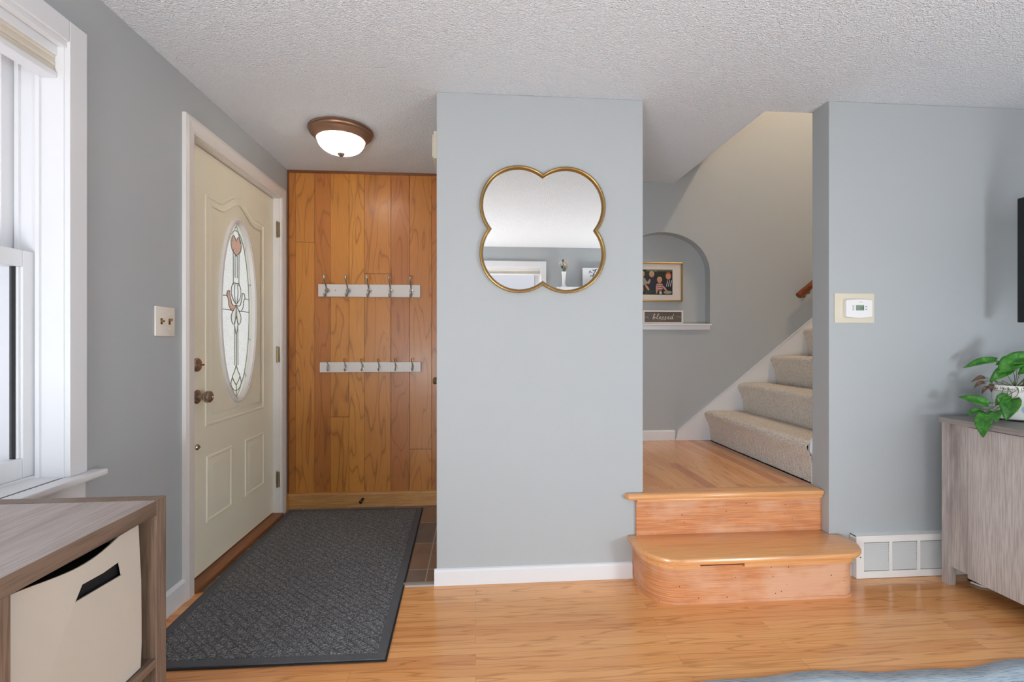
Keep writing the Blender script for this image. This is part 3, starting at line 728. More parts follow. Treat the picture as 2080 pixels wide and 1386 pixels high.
# dark gap just under the tread
top = outline(.722, 1.752, 1.935, YC-.001, YR-.001, .165, .14)
top = [top[0]]+top[1:]+[(1.694, YR-.001), (1.694, YC+.0), (.79, YC-.001)]
def bull(P, z0, z1):
    g = G(); h = z1-z0; prof = [(.012, z0), (.004, z0+h*.12), (0, z0+h*.4), (0, z0+h*.6), (.004, z0+h*.88), (.012, z1)]
    rings = []
    n = len(P)
    C0 = []
    for o, z in prof:
        ring = []
        for i in range(n):
            p = Vector(P[i]); a = Vector(P[(i-1) % n]); b = Vector(P[(i+1) % n]); d1 = (p-a).normalized(); d2 = (b-p).normalized()
            m = Vector((-d1.y, d1.x))+Vector((-d2.y, d2.x)); m = m/max(m.dot(m)/2, .3)
            ring.append((p.x+m.x*o, p.y+m.y*o, z))
        rings.append(ring)
    g.loops(rings, True, False, False)
    for k in (0, -1):
        vs = [g.b.verts.new(q) for q in rings[k]]; es = [g.b.edges.new((vs[i], vs[(i+1) % n])) for i in range(n)]
        bmesh.ops.triangle_fill(g.b, use_beauty=True, edges=es)
    bmesh.ops.remove_doubles(g.b, verts=g.b.verts, dist=1e-5); return g
g = bull(top, .175, .205); g.done('lower_tread', MTREAD, st, smooth=True, angle=40)
g = G(); cove = outline(.738, 1.70, 1.952, YC-.001, YR-.014, .135, .085)
for cp in ([p for p in cove if p[0] < .9]+[(.958, 1.952)], [(1.155, 1.952)]+[p for p in cove if p[0] > 1.5 and p[1] < 1.99]): g.sweep(cp, [(0, .156), (0, .176), (.02, .176), (.02, .156)], lambda u, v, h: (u, v, h), closed=False)
g.done('cove_moulding', MTREAD, st, smooth=True)
g = G(); g.box(.763, 1.6935, 2.196, YC-.0005, .204, LZ-.028); g.done('upper_riser', MRISER, st)
g = G(); g.box(.763, 1.6935, 2.186, 2.197, LZ-.042, LZ-.0285, .004); g.done('riser_moulding', MTREAD, st)
nz = [(.708, YC-.001), (.712, 2.178), (.722, 2.170), (1.682, 2.170), (1.6935, 2.178), (1.6935, 2.262), (.803, 2.262), (.803, YC-.001)]
g = bull(nz, LZ-.028, LZ+.001); g.done('landing_nosing', MTREAD, st, smooth=True, angle=40)

# ------------------------------------------------------------------ carpeted stairs
stairs = thing('staircase', 'taupe carpeted staircase rising right from the landing', 'staircase', (1.7, 2.8, LZ))
RISE, RUN = .2, .2525
for k in range(10):
    x0 = 1.712+k*RUN; zb = LZ+k*RISE
    prof = cr([(x0+.004, zb), (x0-.002, zb+.06), (x0-.014, zb+.12), (x0-.034, zb+.165), (x0-.042, zb+.188), (x0-.034, zb+.207), (x0-.012, zb+.216), (x0+.03, zb+.215), (x0+.12, zb+.2145), (x0+.2, zb+.213), (x0+RUN+.010, zb+.207)], 6 if k < 4 else 3)
    ny = 200 if k < 4 else 20
    g = G(); rings = []
    for p in prof:
        ring = []
        for j in range(ny+1):
            y = 2.266+(YS-.017-2.266)*j/ny
            am = .0032 if k < 4 else 0
            ring.append((p[0]+random.uniform(-am, am), y, p[1]+random.uniform(-am, am)*.8 if p[1] > zb+.01 else p[1]))
        rings.append(ring)
    g.loops(rings, False)
    g.done('step', MCARP, stairs, smooth=True, angle=180)
# handrail
hr = thing('handrail', 'reddish brown wooden handrail on the stairwell wall', 'handrail', (2.38, YS-.06, 1.46))
g = G(); P0 = Vector((2.352, YS-.07, 1.460)); P1 = P0+Vector((1.6, 0, 1.27)); dr = (P1-P0).normalized()
g.tube([P0, P0+dr*.004, P0+dr*.3, P1], [.020, .0235, .0235, .0235], 20); g.done('rail', MRAIL, hr, smooth=True, angle=50)
g = G(); q = P0+dr*.11; g.tube([q-Vector((0, 0, .02)), q+Vector((0, .0, -.045)), q+Vector((0, .068, -.055))], .006, 8); g.lathe([(.022, .0), (.022, .006)], (q.x, YS-.007, q.z-.055), 'y', 16); g.done('bracket', MBRASS, hr)

# ------------------------------------------------------------------ niche picture and sign
def blob(g, mi, cx, cz, rx, rz, h, n=18, rot=0):
    g.mi = mi; P = []
    for i in range(n):
        a = 2*pi*i/n; x, z = rx*cos(a), rz*sin(a); P.append((cx+x*cos(rot)-z*sin(rot), cz+x*sin(rot)+z*cos(rot)))
    g.plate(P, [], lambda u, v, hh: (u, YF-hh, v), h, h+.0003)
YN = YS+.075
YF = YN-.012
pf = thing('picture_frame', 'gold framed photo of four children in the arched niche', 'picture frame', (1.345, YN, 1.43))
X0, X1, Z0, Z1 = 1.150, 1.538, 1.424, 1.713
g = G(); g.sweep([(X0, Z0), (X1, Z0), (X1, Z1), (X0, Z1)], [(0, 0), (0, .018), (.003, .020), (.009, .020), (.011, .014), (.011, 0)], lambda u, v, h: (u, YN-h, v)); g.done('frame', MGOLDF, pf)
g = G(); g.box(X0+.01, X1-.01, YF, YN-.002, Z0+.01, Z1-.01); g.done('mat_board', MPAPER, pf)
cols = [('photo_dark_green', (22, 30, 24)), ('photo_skin', (196, 140, 112)), ('photo_blond_hair', (196, 160, 104)), ('photo_grey_green_cloth', (150, 146, 126)), ('photo_navy', (24, 28, 44)), ('photo_red_stripe', (150, 84, 82)), ('photo_light_stripe', (196, 190, 186)), ('photo_red_hair', (160, 70, 36)), ('photo_olive', (98, 100, 72)), ('photo_leaf', (70, 92, 72))]
mats = [plain(n_, c_, .5) for n_, c_ in cols]
g = G(); pw0, pw1, pz0, pz1 = 1.214, 1.462, 1.474, 1.661
g.mi = 0; g.box(pw0, pw1, YF-.0006, YF, pz0, pz1)
fx = lambda t: pw0+(pw1-pw0)*t
fz = lambda t: pz1-(pz1-pz0)*t
h = .0007
g.mi = 8; g.box(fx(.2), fx(1), YF-.0008, YF, fz(.07), fz(0))
for k in range(22): blob(g, 9 if k % 3 else 6, fx(.05+.5*random.random()), fz(.05+.1*random.random()), .004, .0015, h, 8, random.random()*3)
for k in range(10): blob(g, 9, fx(.15+.4*random.random()), fz(.85+.12*random.random()), .005, .002, h, 8, random.random()*3)
def kid(x, z, s, hair, cloth, stripe=None, seatcol=8):
    blob(g, hair, fx(x), fz(z)+.003*s, .017*s, .020*s, h+.0009); blob(g, 1, fx(x), fz(z)-.002*s, .013*s, .016*s, h+.0014)
    blob(g, cloth, fx(x), fz(z)-.043*s, .026*s, .028*s, h+.0005)
    if stripe is not None:
        for q in (-.055, -.042, -.030): blob(g, stripe, fx(x), fz(z)+q*s, .023*s, .003*s, h+.0009)
kid(.06, .2, 1.2, 2, 3); blob(g, 3, fx(.14), fz(.52), .03, .014, h+.0003)
for x, zz, r_ in ((.07, .78, 0), (.22, .72, .6)): blob(g, 1, fx(x), fz(zz), .009, .026, h+.0012, 14, r_)
kid(.36, .2, 1.15, 2, 4); blob(g, 1, fx(.28), fz(.48), .008, .02, h+.0012, 12, -.3); blob(g, 4, fx(.38), fz(.62), .03, .035, h+.0002)
kid(.60, .42, 1.15, 2, 5, 6); blob(g, 1, fx(.51), fz(.8), .007, .03, h+.0012, 12, 0); blob(g, 1, fx(.76), fz(.75), .007, .026, h+.0012, 12, .7); blob(g, 6, fx(.63), fz(.92), .01, .012, h+.0012)
kid(.87, .26, 1.4, 7, 4, None); 
for q in (.83, .89, .95): blob(g, 6, fx(q), fz(.55), .003, .028, h+.0014, 12, -.25)
blob(g, 3, fx(.85), fz(.9), .032, .012, h+.0009)
# trim anything past the print edge by clamping
for v in g.b.verts: v.co.x = min(max(v.co.x, pw0), pw1); v.co.z = min(max(v.co.z, pz0), pz1)
g.done('photograph', mats, pf)

def strokes(g, paths, mp, r, k=4, n=6):
    for p in paths:
        q = cr([(a, b, 0) for a, b in p], k) if len(p) > 2 else [Vector((a, b, 0)) for a, b in p]
        g.tube([mp(a.x, a.y) for a in q], r, n)
SC = {  # script letters on a 1-high x-height grid: (width, strokes)
 'b': (.95, [[(0, .1), (.25, .7), (.5, 1.7), (.42, 2.05), (.25, 1.8), (.15, .9), (.18, .1), (.4, -.02), (.62, .3), (.5, .72), (.25, .55)], [(.5, .72), (.8, .6), (.95, .65)]]),
 'l': (.7, [[(0, .25), (.3, .9), (.55, 1.75), (.5, 2.05), (.3, 1.75), (.2, .7), (.28, .05), (.5, .02), (.7, .3)]]),
 'e': (.75, [[(0, .3), (.35, .5), (.52, .78), (.38, .98), (.18, .75), (.15, .3), (.32, .02), (.55, .08), (.75, .35)]]),
 's': (.7, [[(0, .2), (.25, .7), (.36, 1.08), (.33, .75), (.46, .38), (.40, -.05), (.18, -.3), (.0, -.22)]]),
 'd': (.95, [[(.55, .8), (.3, .95), (.08, .6), (.1, .15), (.3, 0), (.52, .35), (.75, 1.2), (.88, 2.0)], [(.75, 1.2), (.6, .4), (.66, .02), (.95, .3)]]),
}
def script(word, x, z, s, adv=1.):
    out = []
    for c_ in word:
        w, st_ = SC[c_]
        for p in st_: out.append([(x+(a*1.4+b*.16)*s, z+b*s) for a, b in p])
        x += w*s*adv
    return out, x
sg = thing('word_sign', 'small framed wooden sign reading blessed on the niche ledge', 'sign', (1.378, YS+.05, 1.257))
sx0, sx1, sz0, sz1 = 1.227, 1.532, 1.2575, 1.357; ys = YS+.035
g = G(); g.sweep([(sx0, sz0), (sx1, sz0), (sx1, sz1), (sx0, sz1)], [(0, -.02), (0, .012), (.012, .012), (.012, -.02)], lambda u, v, h: (u, ys-h+.012, v)); g.done('frame', MSIGNW, sg)
g = G(); g.box(sx0+.01, sx1-.01, ys+.006, ys+.026, sz0+.01, sz1-.01); g.done('board', MSIGN, sg)
g = G(); pths, xe = script('blessed', 0, 0, .0195, 1.5)
ofs = 1.380-xe/2
strokes(g, pths, lambda a, b: (a+ofs, ys+.0055, b+1.292), .0013)
g.done('lettering', MLET, sg, smooth=True)
for fl in ([(1.240, 1.302), (1.252, 1.309), (1.264, 1.303), (1.274, 1.297)], [(1.482, 1.302), (1.492, 1.311), (1.504, 1.308), (1.519, 1.303)]):
    g = G(); strokes(g, [fl], lambda a, b: (a, ys+.0055, b), .0007); g.done('flourish', MLET, sg, smooth=True)

# ------------------------------------------------------------------ thermostat
tx0, tx1, tz0, tz1 = 1.719, 1.922, 1.217, 1.360
tm = thing('thermostat', 'white digital thermostat on a beige wall plate', 'thermostat', (1.82, YR, tz0))
g = G(); g.box(tx0, tx1, YR-.005, YR, tz0, tz1, .002); g.box(tx0+.04, tx0+.06, YR-.006, YR-.004, tz0+.02, tz1-.02, .001); g.done('wall_plate', MBEIGE, tm)
g = G(); by0, by1 = 1.764, 1.896
Pn = [(by0, 1.245)]+[(by0+(by1-by0)*i/10, 1.245-.005*sin(pi*i/10)) for i in range(1, 10)]+[(by1, 1.245), (by1, 1.327)]+[(by1-(by1-by0)*i/10, 1.327+.004*sin(pi*i/10)) for i in range(1, 10)]+[(by0, 1.327)]
g.plate(Pn, [], lambda u, v, h: (u, YR-h, v), .003, .023); bd = g.done('housing', MWP, tm, bevel=.004)
yf = YR-.0235
g = G(); g.box(1.812, 1.853, yf-.0004, yf+.002, 1.276, 1.302, .001); lcd = g.done('display', MLCD, bd)
g = G()
def seg7(x, z, s, on):
    sg_ = {'a': (0, 2, 1, 2), 'b': (1, 1, 1, 2), 'c': (1, 0, 1, 1), 'd': (0, 0, 1, 0), 'e': (0, 0, 0, 1), 'f': (0, 1, 0, 2), 'g': (0, 1, 1, 1)}
    for c_ in on: a, b, c2, d = sg_[c_]; g.tube([(x+a*s, yf-.0006, z+b*s), (x+c2*s, yf-.0006, z+d*s)], .0005, 5)
seg7(1.833, 1.281, .0055, 'abc'); seg7(1.842, 1.281, .0055, 'abged'); g.tube([(1.851, yf-.0005, 1.278), (1.851, yf-.0005, 1.300)], .0008, 5)
g.done('digits', MINK, lcd)
for bx_, z in ((1.794, 1.297), (1.794, 1.288), (1.794, 1.279), (1.860, 1.294), (1.860, 1.281)):
    g = G(); g.box(bx_, bx_+.009, yf-.001, yf+.001, z-.0022, z+.0022, .0008); g.done('button', MGREYP, bd)
g = G(); g.box(1.829, 1.847, yf-.0003, yf+.001, 1.315, 1.3165); g.done('grey_mark', MGREYP, bd)

# ------------------------------------------------------------------ floor vent register
vt = thing('air_vent', 'white baseboard air vent with louvres by the cabinet', 'air vent', (2.1, YR, 0))
vx0, vx1, vz0, vz1, vf = 1.800, 2.43, .002, .203, 2.108
yb = YR-.0
cols_ = [(1.838+.1437*k+.0, 1.838+.1437*k+.1287) for k in range(4)]
holes = [[(a, .035), (b, .035), (b, .172), (a, .172)] for a, b in cols_]
g = G(); g.plate([(vx0, vz0), (vx1, vz0), (vx1, vz1-.006), (vx1-.004, vz1), (vx0+.004, vz1), (vx0, vz1-.006)], holes, lambda u, v, h: (u, vf+h, v), 0, .004)
g.box(vx0, vx0+.003, vf+.004, yb, vz0, vz1); g.box(vx1-.003, vx1, vf+.004, yb, vz0, vz1); g.box(vx0, vx1, vf+.004, yb, vz1-.003, vz1)
g.done('grille_frame', MVENT, vt)
for a, b in cols_:
    g = G(); n = 15
    for i in range(n):
        z = .040+(.172-.040)*i/n
        g.face([(a, vf+.001, z-.001), (b, vf+.001, z-.001), (b, vf+.008, z+.0034), (a, vf+.008, z+.0034)]); g.face([(a, vf+.0012, z-.0021), (b, vf+.0012, z-.0021), (b, vf+.0082, z+.0023), (a, vf+.0082, z+.0023)])
    g.done('louvre_panel', MVENT, vt)
g = G(); g.box(vx0+.003, vx1-.003, vf+.030, vf+.034, .01, .19); g.done('duct_shade_plate', MDARK, vt)  # dark plate added as the shade between the louvres
g = G(); g.lathe([(.004, 0), (.003, -.0015)], (1.820, vf, .103), 'y', 10); g.done('screw', MNICKD, vt)

# ------------------------------------------------------------------ media cabinet
cx0, cx1, cy0, cy1, ct = 2.182, 2.62, .55, 2.058, .775
cb = thing('media_cabinet', 'grey-washed wood media cabinet along the side wall', 'cabinet', (2.4, 1.3, 0))
g = G(); g.box(cx0-.012, cx1+.01, cy0-.012, cy1+.006, ct-.024, ct, .002); g.done('top', MCABT, cb)
for x in (cx0, cx1-.036):
    for y in (cy0, cy1-.034):
        g = G(); g.box(x, x+.036, y, y+.034, 0, ct-.024, .0015); g.done('leg', MCAB, cb)
g = G(); g.box(cx0+.014, cx0+.026, cy0+.034, cy1-.034, .085, ct-.026); g.done('front_panel', MCAB, cb)
g = G(); g.box(cx0+.036, cx1-.036, cy1-.030, cy1-.014, .085, ct-.026); g.box(cx0+.036, cx1-.036, cy0+.014, cy0+.03, .085, ct-.026); g.box(cx1-.02, cx1-.008, cy0+.034, cy1-.034, .085, ct-.026); g.box(cx0+.026, cx1-.02, cy0+.03, cy1-.03, .085, .10)
g.done('carcass', MCAB, cb)
for y0_, y1_ in ((1.30, 1.944), (.64, 1.28)):
    g = G(); g.box(cx0+.004, cx0+.0138, y0_, y1_, .072, ct-.030, .001)
    d_ = g.done('door', MCAB, cb)
    g = G(); yk = y0_+.05 if y0_ > 1.29 else y1_-.05
    g.tube([(cx0+.004, yk, .48), (cx0-.02, yk, .475), (cx0-.02, yk, .33), (cx0+.004, yk, .325)], .005, 8); g.done('handle', MBLK, d_)
# dark thing under the cabinet
g = G(); g.tube(cr([(2.30, 2.03, .006), (2.315, 1.99, .006), (2.36, 1.985, .006), (2.42, 2.0, .006), (2.47, 2.03, .006)], 5), .0045, 8)
tag(g.done('white_cable', MWP, smooth=True), 'thin white cable lying on the floor under the cabinet', 'cable')
pb = thing('power_brick', 'small black power brick on the floor under the cabinet', 'power adapter', (2.36, 2.04, 0))
g = G(); g.box(2.315, 2.42, 2.012, 2.062, 0, .034, .006); g.done('body', MBLK, pb)
# television
tv = thing('television', 'black flat television on a wall arm above the cabinet', 'television', (2.52, 1.5, 1.5))
g = G(); g.box(2.50, 2.535, .985, 2.003, 1.215, 1.79, .006); g.done('bezel', MBLK, tv)
g = G(); g.box(2.498, 2.4998, 1.0, 1.988, 1.232, 1.778); g.done('screen', plain('dark_screen', (10, 11, 13), .08), tv)
g = G(); g.box(2.535, 2.56, 1.35, 1.65, 1.38, 1.62, .004); g.tube([(2.55, 1.5, 1.5), (2.66, 1.56, 1.5), (2.74, 1.5, 1.5)], .02, 10); g.box(2.735, 2.75, 1.4, 1.6, 1.38, 1.62, .003); g.done('wall_mount', MBLK, tv)

# ------------------------------------------------------------------ potted pothos
PX, PY = 2.425, 1.950
pp = thing('potted_pothos', 'trailing pothos in a painted white pot on the cabinet corner', 'potted plant', (PX, PY, ct))
R0, R1, PH = .065, .082, .157
g = G(); g.lathe([(R0-.01, .004), (R0, .006), (R0+.004, .03), (R1-.005, PH-.03), (R1-.003, PH-.026), (R1+.001, PH-.024), (R1+.003, PH-.003), (R1, PH), (R1-.005, PH-.001), (R1-.008, PH-.02), (.001, PH-.022)], (PX, PY, ct), 'z', 48)
pot = g.done('pot', pot_mat(PX, PY), pp, smooth=True)
g = G(); g.lathe([(.001, PH-.016), (R1-.02, PH-.012), (R1-.007, PH-.014)], (PX, PY, ct), 'z', 24); g.done('soil', MSOIL, pot)
g = G(); g.lathe([(.06, 0), (.086, .001), (.099, .012), (.097, .013), (.083, .005), (.05, .0035)], (PX, PY, ct), 'z', 40); g.done('saucer', glass('clear_saucer_plastic', (.92, .95, .95, 1), .12), pp, smooth=True)
PR = {  # hand-printed capitals / lower-case on a 0..1 grid
 'H': (.8, [[(0, 0), (0, 1)], [(.6, 0), (.6, 1)], [(0, .5), (.6, .5)]]), 'a': (.6, [[(.45, .45), (.2, .5), (.02, .25), (.2, 0), (.42, .15)], [(.45, .5), (.48, 0)]]),
 'p': (.6, [[(.03, .5), (.03, -.35)], [(.03, .4), (.3, .5), (.42, .25), (.25, .02), (.03, .1)]]), 'y': (.6, [[(.03, .5), (.22, .05)], [(.45, .5), (.22, .05), (.05, -.35)]]),
 'M': (.95, [[(0, 0), (.1, 1)], [(.1, 1), (.38, .35)], [(.38, .35), (.66, 1)], [(.66, 1), (.76, 0)]]), 'o': (.58, [[(.22, .5), (.02, .3), (.1, .02), (.34, .04), (.42, .3), (.22, .5)]]),
 't': (.5, [[(.2, .95), (.2, .05), (.34, 0)], [(0, .62), (.4, .62)]]), 'h': (.58, [[(.03, 1), (.03, 0)], [(.03, .35), (.25, .5), (.4, .35), (.42, 0)]]),
 'e': (.58, [[(.04, .26), (.4, .28), (.3, .5), (.08, .42), (.05, .12), (.22, 0), (.42, .08)]]), 'r': (.45, [[(.05, .5), (.06, 0)], [(.06, .3), (.2, .48), (.34, .46)]]),
 "'": (.25, [[(.08, 1.05), (.05, .8)]]), 's': (.5, [[(.34, .46), (.12, .5), (.08, .33), (.32, .2), (.3, .02), (.04, .02)]]), ' ': (.45, []),
 'D': (.8, [[(0, 0), (0, 1)], [(0, 1), (.4, .9), (.6, .5), (.4, .08), (0, 0)]])}
g = G(); u = 0; s_ = .0138; allp = []
for c_ in "Happy Mother's Day":
    w, st_ = PR[c_]
    for p in st_: allp.append([((u+a)*s_, b*s_) for a, b in p])
    u += w
tot = u*s_; a_mid = radians(201)
strokes(g, allp, lambda a, b: (PX+(R1+.0022)*cos(a_mid+(a-tot*.5)/R1), PY+(R1+.0022)*sin(a_mid+(a-tot*.5)/R1), ct+PH-.0195+b), .0007, 3, 5)
g.tube([(PX+(R1+.0012)*cos(2*pi*i/40), PY+(R1+.0012)*sin(2*pi*i/40), ct+PH-.0245) for i in range(41)], .0006, 5)
g.done('lettering', MINK, pot)
def leaf(base, tip, w, nrm, mat=MLEAF, droop=.012, stem=None, fold=.25, nm='leaf'):
    B, T, N = Vector(base), Vector(tip), Vector(nrm).normalized(); ax = T-B; L = ax.length; ax.normalize(); N = (N-ax*N.dot(ax)).normalized(); Sd = ax.cross(N)
    g = G(); rings = []; n = 14; m = 8
    for i in range(n+1):
        t = i/n; ww = w*.5*(1.0*sin(pi*min(1, (t*.96+.04))**.62)**.8)*(1 if t < .97 else .6) if t < 1 else .0004
        ring = []
        for j in range(m+1):
            q = -1+2*j/m
            back = -.10*L*(1-t)**6*abs(q)*(1 if t < .2 else 0)
            p = B+ax*(t*L+back)+Sd*(q*ww)+N*(abs(q)*ww*fold-droop*(t-.4)**2*4-.1*ww*sin(q*3+t*5))
            ring.append(p)
        rings.append(ring)
    g.loops(rings, False)
    if stem:
        g.mi = 1; g.tube(cr([Vector(q) for q in stem]+[B+ax*.004], 5), .0013, 6)
    o = g.done(nm, [mat, MSTEM], pp, smooth=True, angle=180)
    so = o.modifiers.new('thick', 'SOLIDIFY'); so.thickness = .0006; return o
toC = Vector((-2.3, -1.9, .2)).normalized()
def P_(x, y, z): return (x, y, z)
c0 = (PX, PY, ct+PH-.015)
rim = lambda a, z=.0: (PX+R1*.95*cos(radians(a)), PY+R1*.95*sin(radians(a)), ct+PH+z)
LV = [  # base, tip, width, normal, stem
 ((2.368, 1.985, 1.045), (2.300, 2.072, 1.012), .044, (-.5, -.5, .7), [c0, (2.40, 1.97, .99)]),
 ((2.410, 1.925, 1.045), (2.345, 1.955, .995), .078, (-.7, -.5, .5), [c0, (2.42, 1.94, .98)]),
 ((2.440, 1.900, 1.060), (2.362, 1.980, 1.030), .066, (-.5, -.6, .6), [c0, (2.43, 1.93, 1.0)]),
 ((2.475, 1.870, 1.085), (2.425, 1.930, 1.030), .085, (-.7, -.7, .4), [c0, (2.46, 1.91, 1.0)]),
 ((2.455, 1.885, 1.030), (2.395, 1.915, .990), .055, (-.5, -.5, .6), [c0]),
 ((2.405, 1.950, 1.010), (2.340, 1.985, .950), .052, (-.7, -.5, .4), [c0, (2.42, 1.95, .98)]),
 ((2.500, 1.850, .995), (2.470, 1.870, .955), .045, (-.6, -.6, .5), [c0]),
 ((2.520, 1.90, 1.03), (2.53, 1.83, 1.0), .055, (-.5, -.6, .6), [c0, (2.49, 1.92, 1.0)]),
 ((2.262, 1.925, .852), (2.210, 2.005, .883), .048, (-.7, -.4, .75), [rim(200), (2.345, 1.90, .89), (2.30, 1.905, .862)]),
 ((2.322, 1.895, .892), (2.285, 1.915, .850), .044, (-.8, -.5, .4), [rim(215), (2.355, 1.885, .92)]),
 ((2.325, 1.878, .882), (2.268, 1.860, .795), .066, (-.85, -.5, .3), [rim(225), (2.345, 1.875, .90)]),
 ((2.268, 1.905, .826), (2.232, 1.868, .790), .050, (-.7, -.45, .6), [rim(205), (2.31, 1.895, .87)]),
 ((2.235, 1.935, .825), (2.200, 1.965, .800), .030, (-.6, -.4, .8), [rim(195), (2.29, 1.92, .84)]),
 ((2.188, 1.868, .822), (2.134, 1.842, .728), .062, (-.9, -.3, .3), [(2.268, 1.885, .842), (2.225, 1.878, .845)]),
 ((2.340, 1.790, .862), (2.290, 1.765, .800), .070, (-.75, -.6, .35), [rim(235), (2.36, 1.84, .89)]),
 ((2.420, 1.770, .865), (2.385, 1.765, .828), .040, (-.7, -.6, .4), [rim(262), (2.43, 1.82, .90)]),
]
for b_, t_, w_, n_, s_t in LV: leaf(b_, t_, w_, n_, stem=s_t)
for b_, t_, w_ in (((2.345, 2.005, .965), (2.30, 2.02, .955), .022), ((2.32, 1.99, .945), (2.29, 2.01, .925), .02), ((2.325, 1.975, .925), (2.30, 1.985, .90), .018), ((2.335, 1.97, .935), (2.325, 1.965, .905), .018)):
    leaf(b_, t_, w_, (-.6, -.5, .5), MDRY, .02, [rim(180), (2.36, 1.985, .95)], nm='dry_leaf')
g = G(); g.tube(cr([(PX+.015, PY-.02, ct+PH-.02), (PX+.012, PY-.03, ct+PH+.03), (2.44, 1.91, 1.02), (2.45, 1.90, 1.045)], 5), .004, 8)
for a in (150, 190, 215, 250, 290): g.tube(cr([c0, rim(a, .02), rim(a, .005)], 5), .0014, 6)
g.done('stem', MSTEM, pp, smooth=True)

# ------------------------------------------------------------------ cube shelf and storage bins
q0, q1, qt = .417, 1.241, .745; xf, xb = -.77, -1.19; T = .036
cs_ = thing('cube_shelf', 'weathered oak cube shelf unit under the left window', 'shelf', (-.98, .83, 0))
g = G(); g.box(xb, xf, q0+T, q1-T, qt-T, qt-.0008, .001); g.done('top', MSH_SHEEN, cs_)
g = G(); g.box(xf-.0008, xf+.0008, q0+T, q1-T, qt-T, qt-.0012); g.done('front_edge', MSH_Y, cs_)
for y in (q0, q1-T):
    g = G(); g.box(xb, xf+.001, y, y+T, 0, qt, .001); g.done('side_panel', MSH_Z, cs_)
g = G(); g.box(xb, xf, .811, .847, .04, qt-T, .001); g.done('divider', MSH_Z, cs_)
for y0_, y1_ in ((q0+T, .811), (.847, q1-T)):
    g = G(); g.box(xb, xf, y0_, y1_, .343, .363, .001); g.done('shelf_board', MSH_Y, cs_)
g = G(); g.box(xb, xf, q0+T, q1-T, .0, .04, .001); g.done('base', MSH_Y, cs_)
g = G(); g.box(xb-.006, xb, q0, q1, 0, qt-.01); g.done('back_panel', MSH_Y, cs_)
def bin_(label, y0, y1, z0, grp='canvas bins in the cube shelf', sag=True):
    r = thing('storage_bin', label, 'storage bin', (-.96, (y0+y1)/2, z0), grp)
    n = 20; h = .340; w = y1-y0; X = xf-.012
    def topz(t): return z0+h-.001-.017*max(0, sin(pi*(min(1, t/.8))**1.35))
    out = [(y0, z0+.002), (y1-.004, z0+.002), (y1+.0, z0+.06), (y1-.002, z0+h*.6), (y1-.012, z0+h-.001)]+[(y0+(w-.012)*(1-i/n), topz(1-i/n)) for i in range(1, n+1)]
    slot = [(y0+w*.405, z0+.258), (y0+w*.79, z0+.250), (y0+w*.765, z0+.283), (y0+w*.62, z0+.281), (y0+w*.455, z0+.284)]
    bow = lambda u: .006*sin(pi*(u-y0)/w)
    g = G(); g.plate(out, [slot], lambda u, v, hh: (X+hh+bow(u), u, v), -.003, 0)
    g.done('front_cloth', MCANV, r)
    g = G(); zt = z0+h-.012
    g.box(xb+.02, X-.006, y0, y0+.003, z0, zt); g.box(xb+.02, X-.006, y1-.014, y1-.011, z0, zt); g.box(xb+.02, xb+.023, y0, y1-.011, z0, zt); g.box(xb+.02, X-.006, y0, y1-.011, z0, z0+.003)
    g.done('cloth_body', MCANV, r)
    g = G(); g.box(xb+.026, X-.009, y0+.006, y1-.018, z0+.005, z0+.305, .01); g.done('bin_shade_block', MDARK, r)  # dark box painting the shaded inside of the bin
bin_('cream canvas bin with sagging rim in the top cube nearest the door', .851, 1.174, .3635)
bin_('cream canvas bin in the top cube furthest from the front door', .457, .800, .3635)

# ------------------------------------------------------------------ rug
rg = G(); nx, ny = 110, 36; rows = []
for j in range(ny+1):
    row = []
    for i in range(nx+1):
        x = .25+1.83*i/nx; t = j/ny; yw = 1.508+.010*sin(x*7.3)+.007*sin(x*17+1)+.010*max(0, sin(x*5.1+1.3))**6
        y = -.3+(yw+.3)*t
        row.append((x, y, .0065+.003*(max(0, sin(x*7.3+.6))**2)*t**8))
    rows.append(row)
rg.loops(rows, False)
ro = rg.done('area_rug', MRUG, smooth=True, angle=180); so = ro.modifiers.new('thick', 'SOLIDIFY'); so.thickness = .006; so.offset = -1
tag(ro, 'pale blue woven rug with a distressed pattern on the hardwood', 'rug')

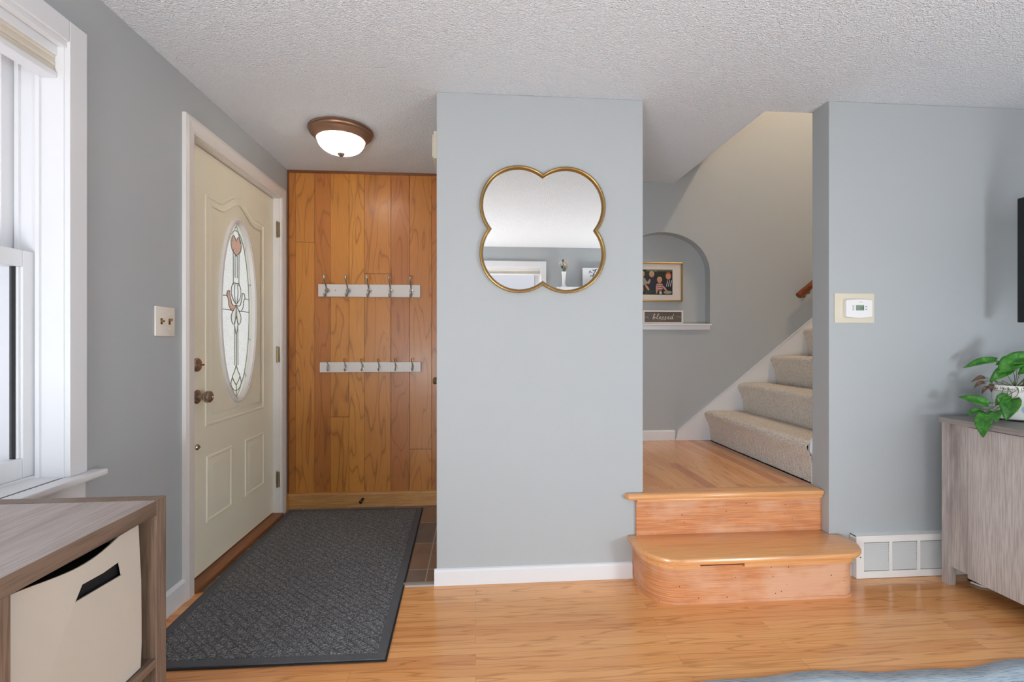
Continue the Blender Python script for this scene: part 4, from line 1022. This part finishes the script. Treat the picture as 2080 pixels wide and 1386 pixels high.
# ------------------------------------------------------------------ things behind the camera seen in the mirror
g = G(); g.box(.985, 1.75, YB, YB+.14, 1.755, 1.785, .003); tag(g.done('wall_shelf', MT), 'white floating wall shelf under the vase, seen in the mirror', 'shelf')
vs = thing('flower_vase', 'white milk-glass vase of wildflowers on the rear wall shelf', 'vase', (1.075, YB+.07, 1.785))
g = G(); g.lathe([(.044, 0), (.046, .006), (.034, .016), (.022, .035), (.020, .06), (.021, .10), (.024, .15), (.029, .185), (.031, .19), (.026, .188), (.02, .15)], (1.075, YB+.07, 1.785), 'z', 28); g.done('vase_body', MGLCER, vs, smooth=True)
def flower(x, z, dx, dy, mat):
    b = Vector((1.075, YB+.07, 1.96)); t = Vector((x, YB+.07+dy, z))
    g = G(); g.tube(cr([b, (b+t)/2+Vector((dx, 0, .01)), t], 5), .0022, 6)
    g.mi = 1
    for k in range(7):
        q = t+Vector((random.uniform(-.012, .012), random.uniform(-.012, .012), random.uniform(-.022, .012))); g.lathe([(.001, -.006), (.006, -.002), (.005, .003), (.001, .006)], q, 'z', 7)
    g.mi = 0
    for k in range(3):
        q = b+(t-b)*random.uniform(.15, .6); e = q+Vector((random.uniform(-.022, .022), random.uniform(-.01, .01), random.uniform(.01, .04)))
        g.tube([q, (q+e)/2, e], [.001, .0045, .0008], 6, .4)
    g.done('flower_stem', [MSTEM, mat], vs, smooth=True)
mpk, mor, mdk = plain('peach_petals', (222, 166, 136), .7), plain('cream_petals', (226, 212, 190), .7), plain('dark_seed_heads', (52, 66, 48), .7)
for x, z, dx, dy, mm in ((1.10, 2.09, .008, .01, mpk), (1.085, 2.07, 0, .02, mor), (1.065, 2.12, -.004, 0, mdk), (1.05, 2.05, -.01, .01, mdk), (1.12, 2.10, .01, -.01, mor), (1.115, 2.04, .012, .01, mpk), (1.035, 2.09, -.01, -.01, mor)): flower(x, z, dx, dy, mm)
cv = thing('canvas_picture', 'small white canvas with dark branches on the rear wall shelf', 'picture', (1.52, YB+.05, 1.785))
g = G(); g.box(1.315, 1.72, YB+.02, YB+.055, 1.785, 2.03, .002); g.done('canvas', plain('white_canvas_print', (224, 226, 228), .8), cv)
g = G(); yv = YB+.056
g.tube(cr([(1.47, yv, 1.80), (1.46, yv, 1.86), (1.44, yv, 1.92), (1.46, yv, 1.98), (1.49, yv, 2.015)], 5), .003, 6)
for k in range(60):
    t = random.random(); x = 1.45+random.uniform(-.045, .07)*(.4+t); z = 1.83+.18*t
    a = random.random()*6; g.tube([(x, yv, z), (x+.009*cos(a), yv, z+.009*sin(a)), (x+.018*cos(a), yv, z+.018*sin(a))], [.0012, .0048, .0008], 6, .2, (0, 1, 0))
g.done('branch_print', MINK, cv)
for o in C.objects:
    if '_w' in o: del o['_w']
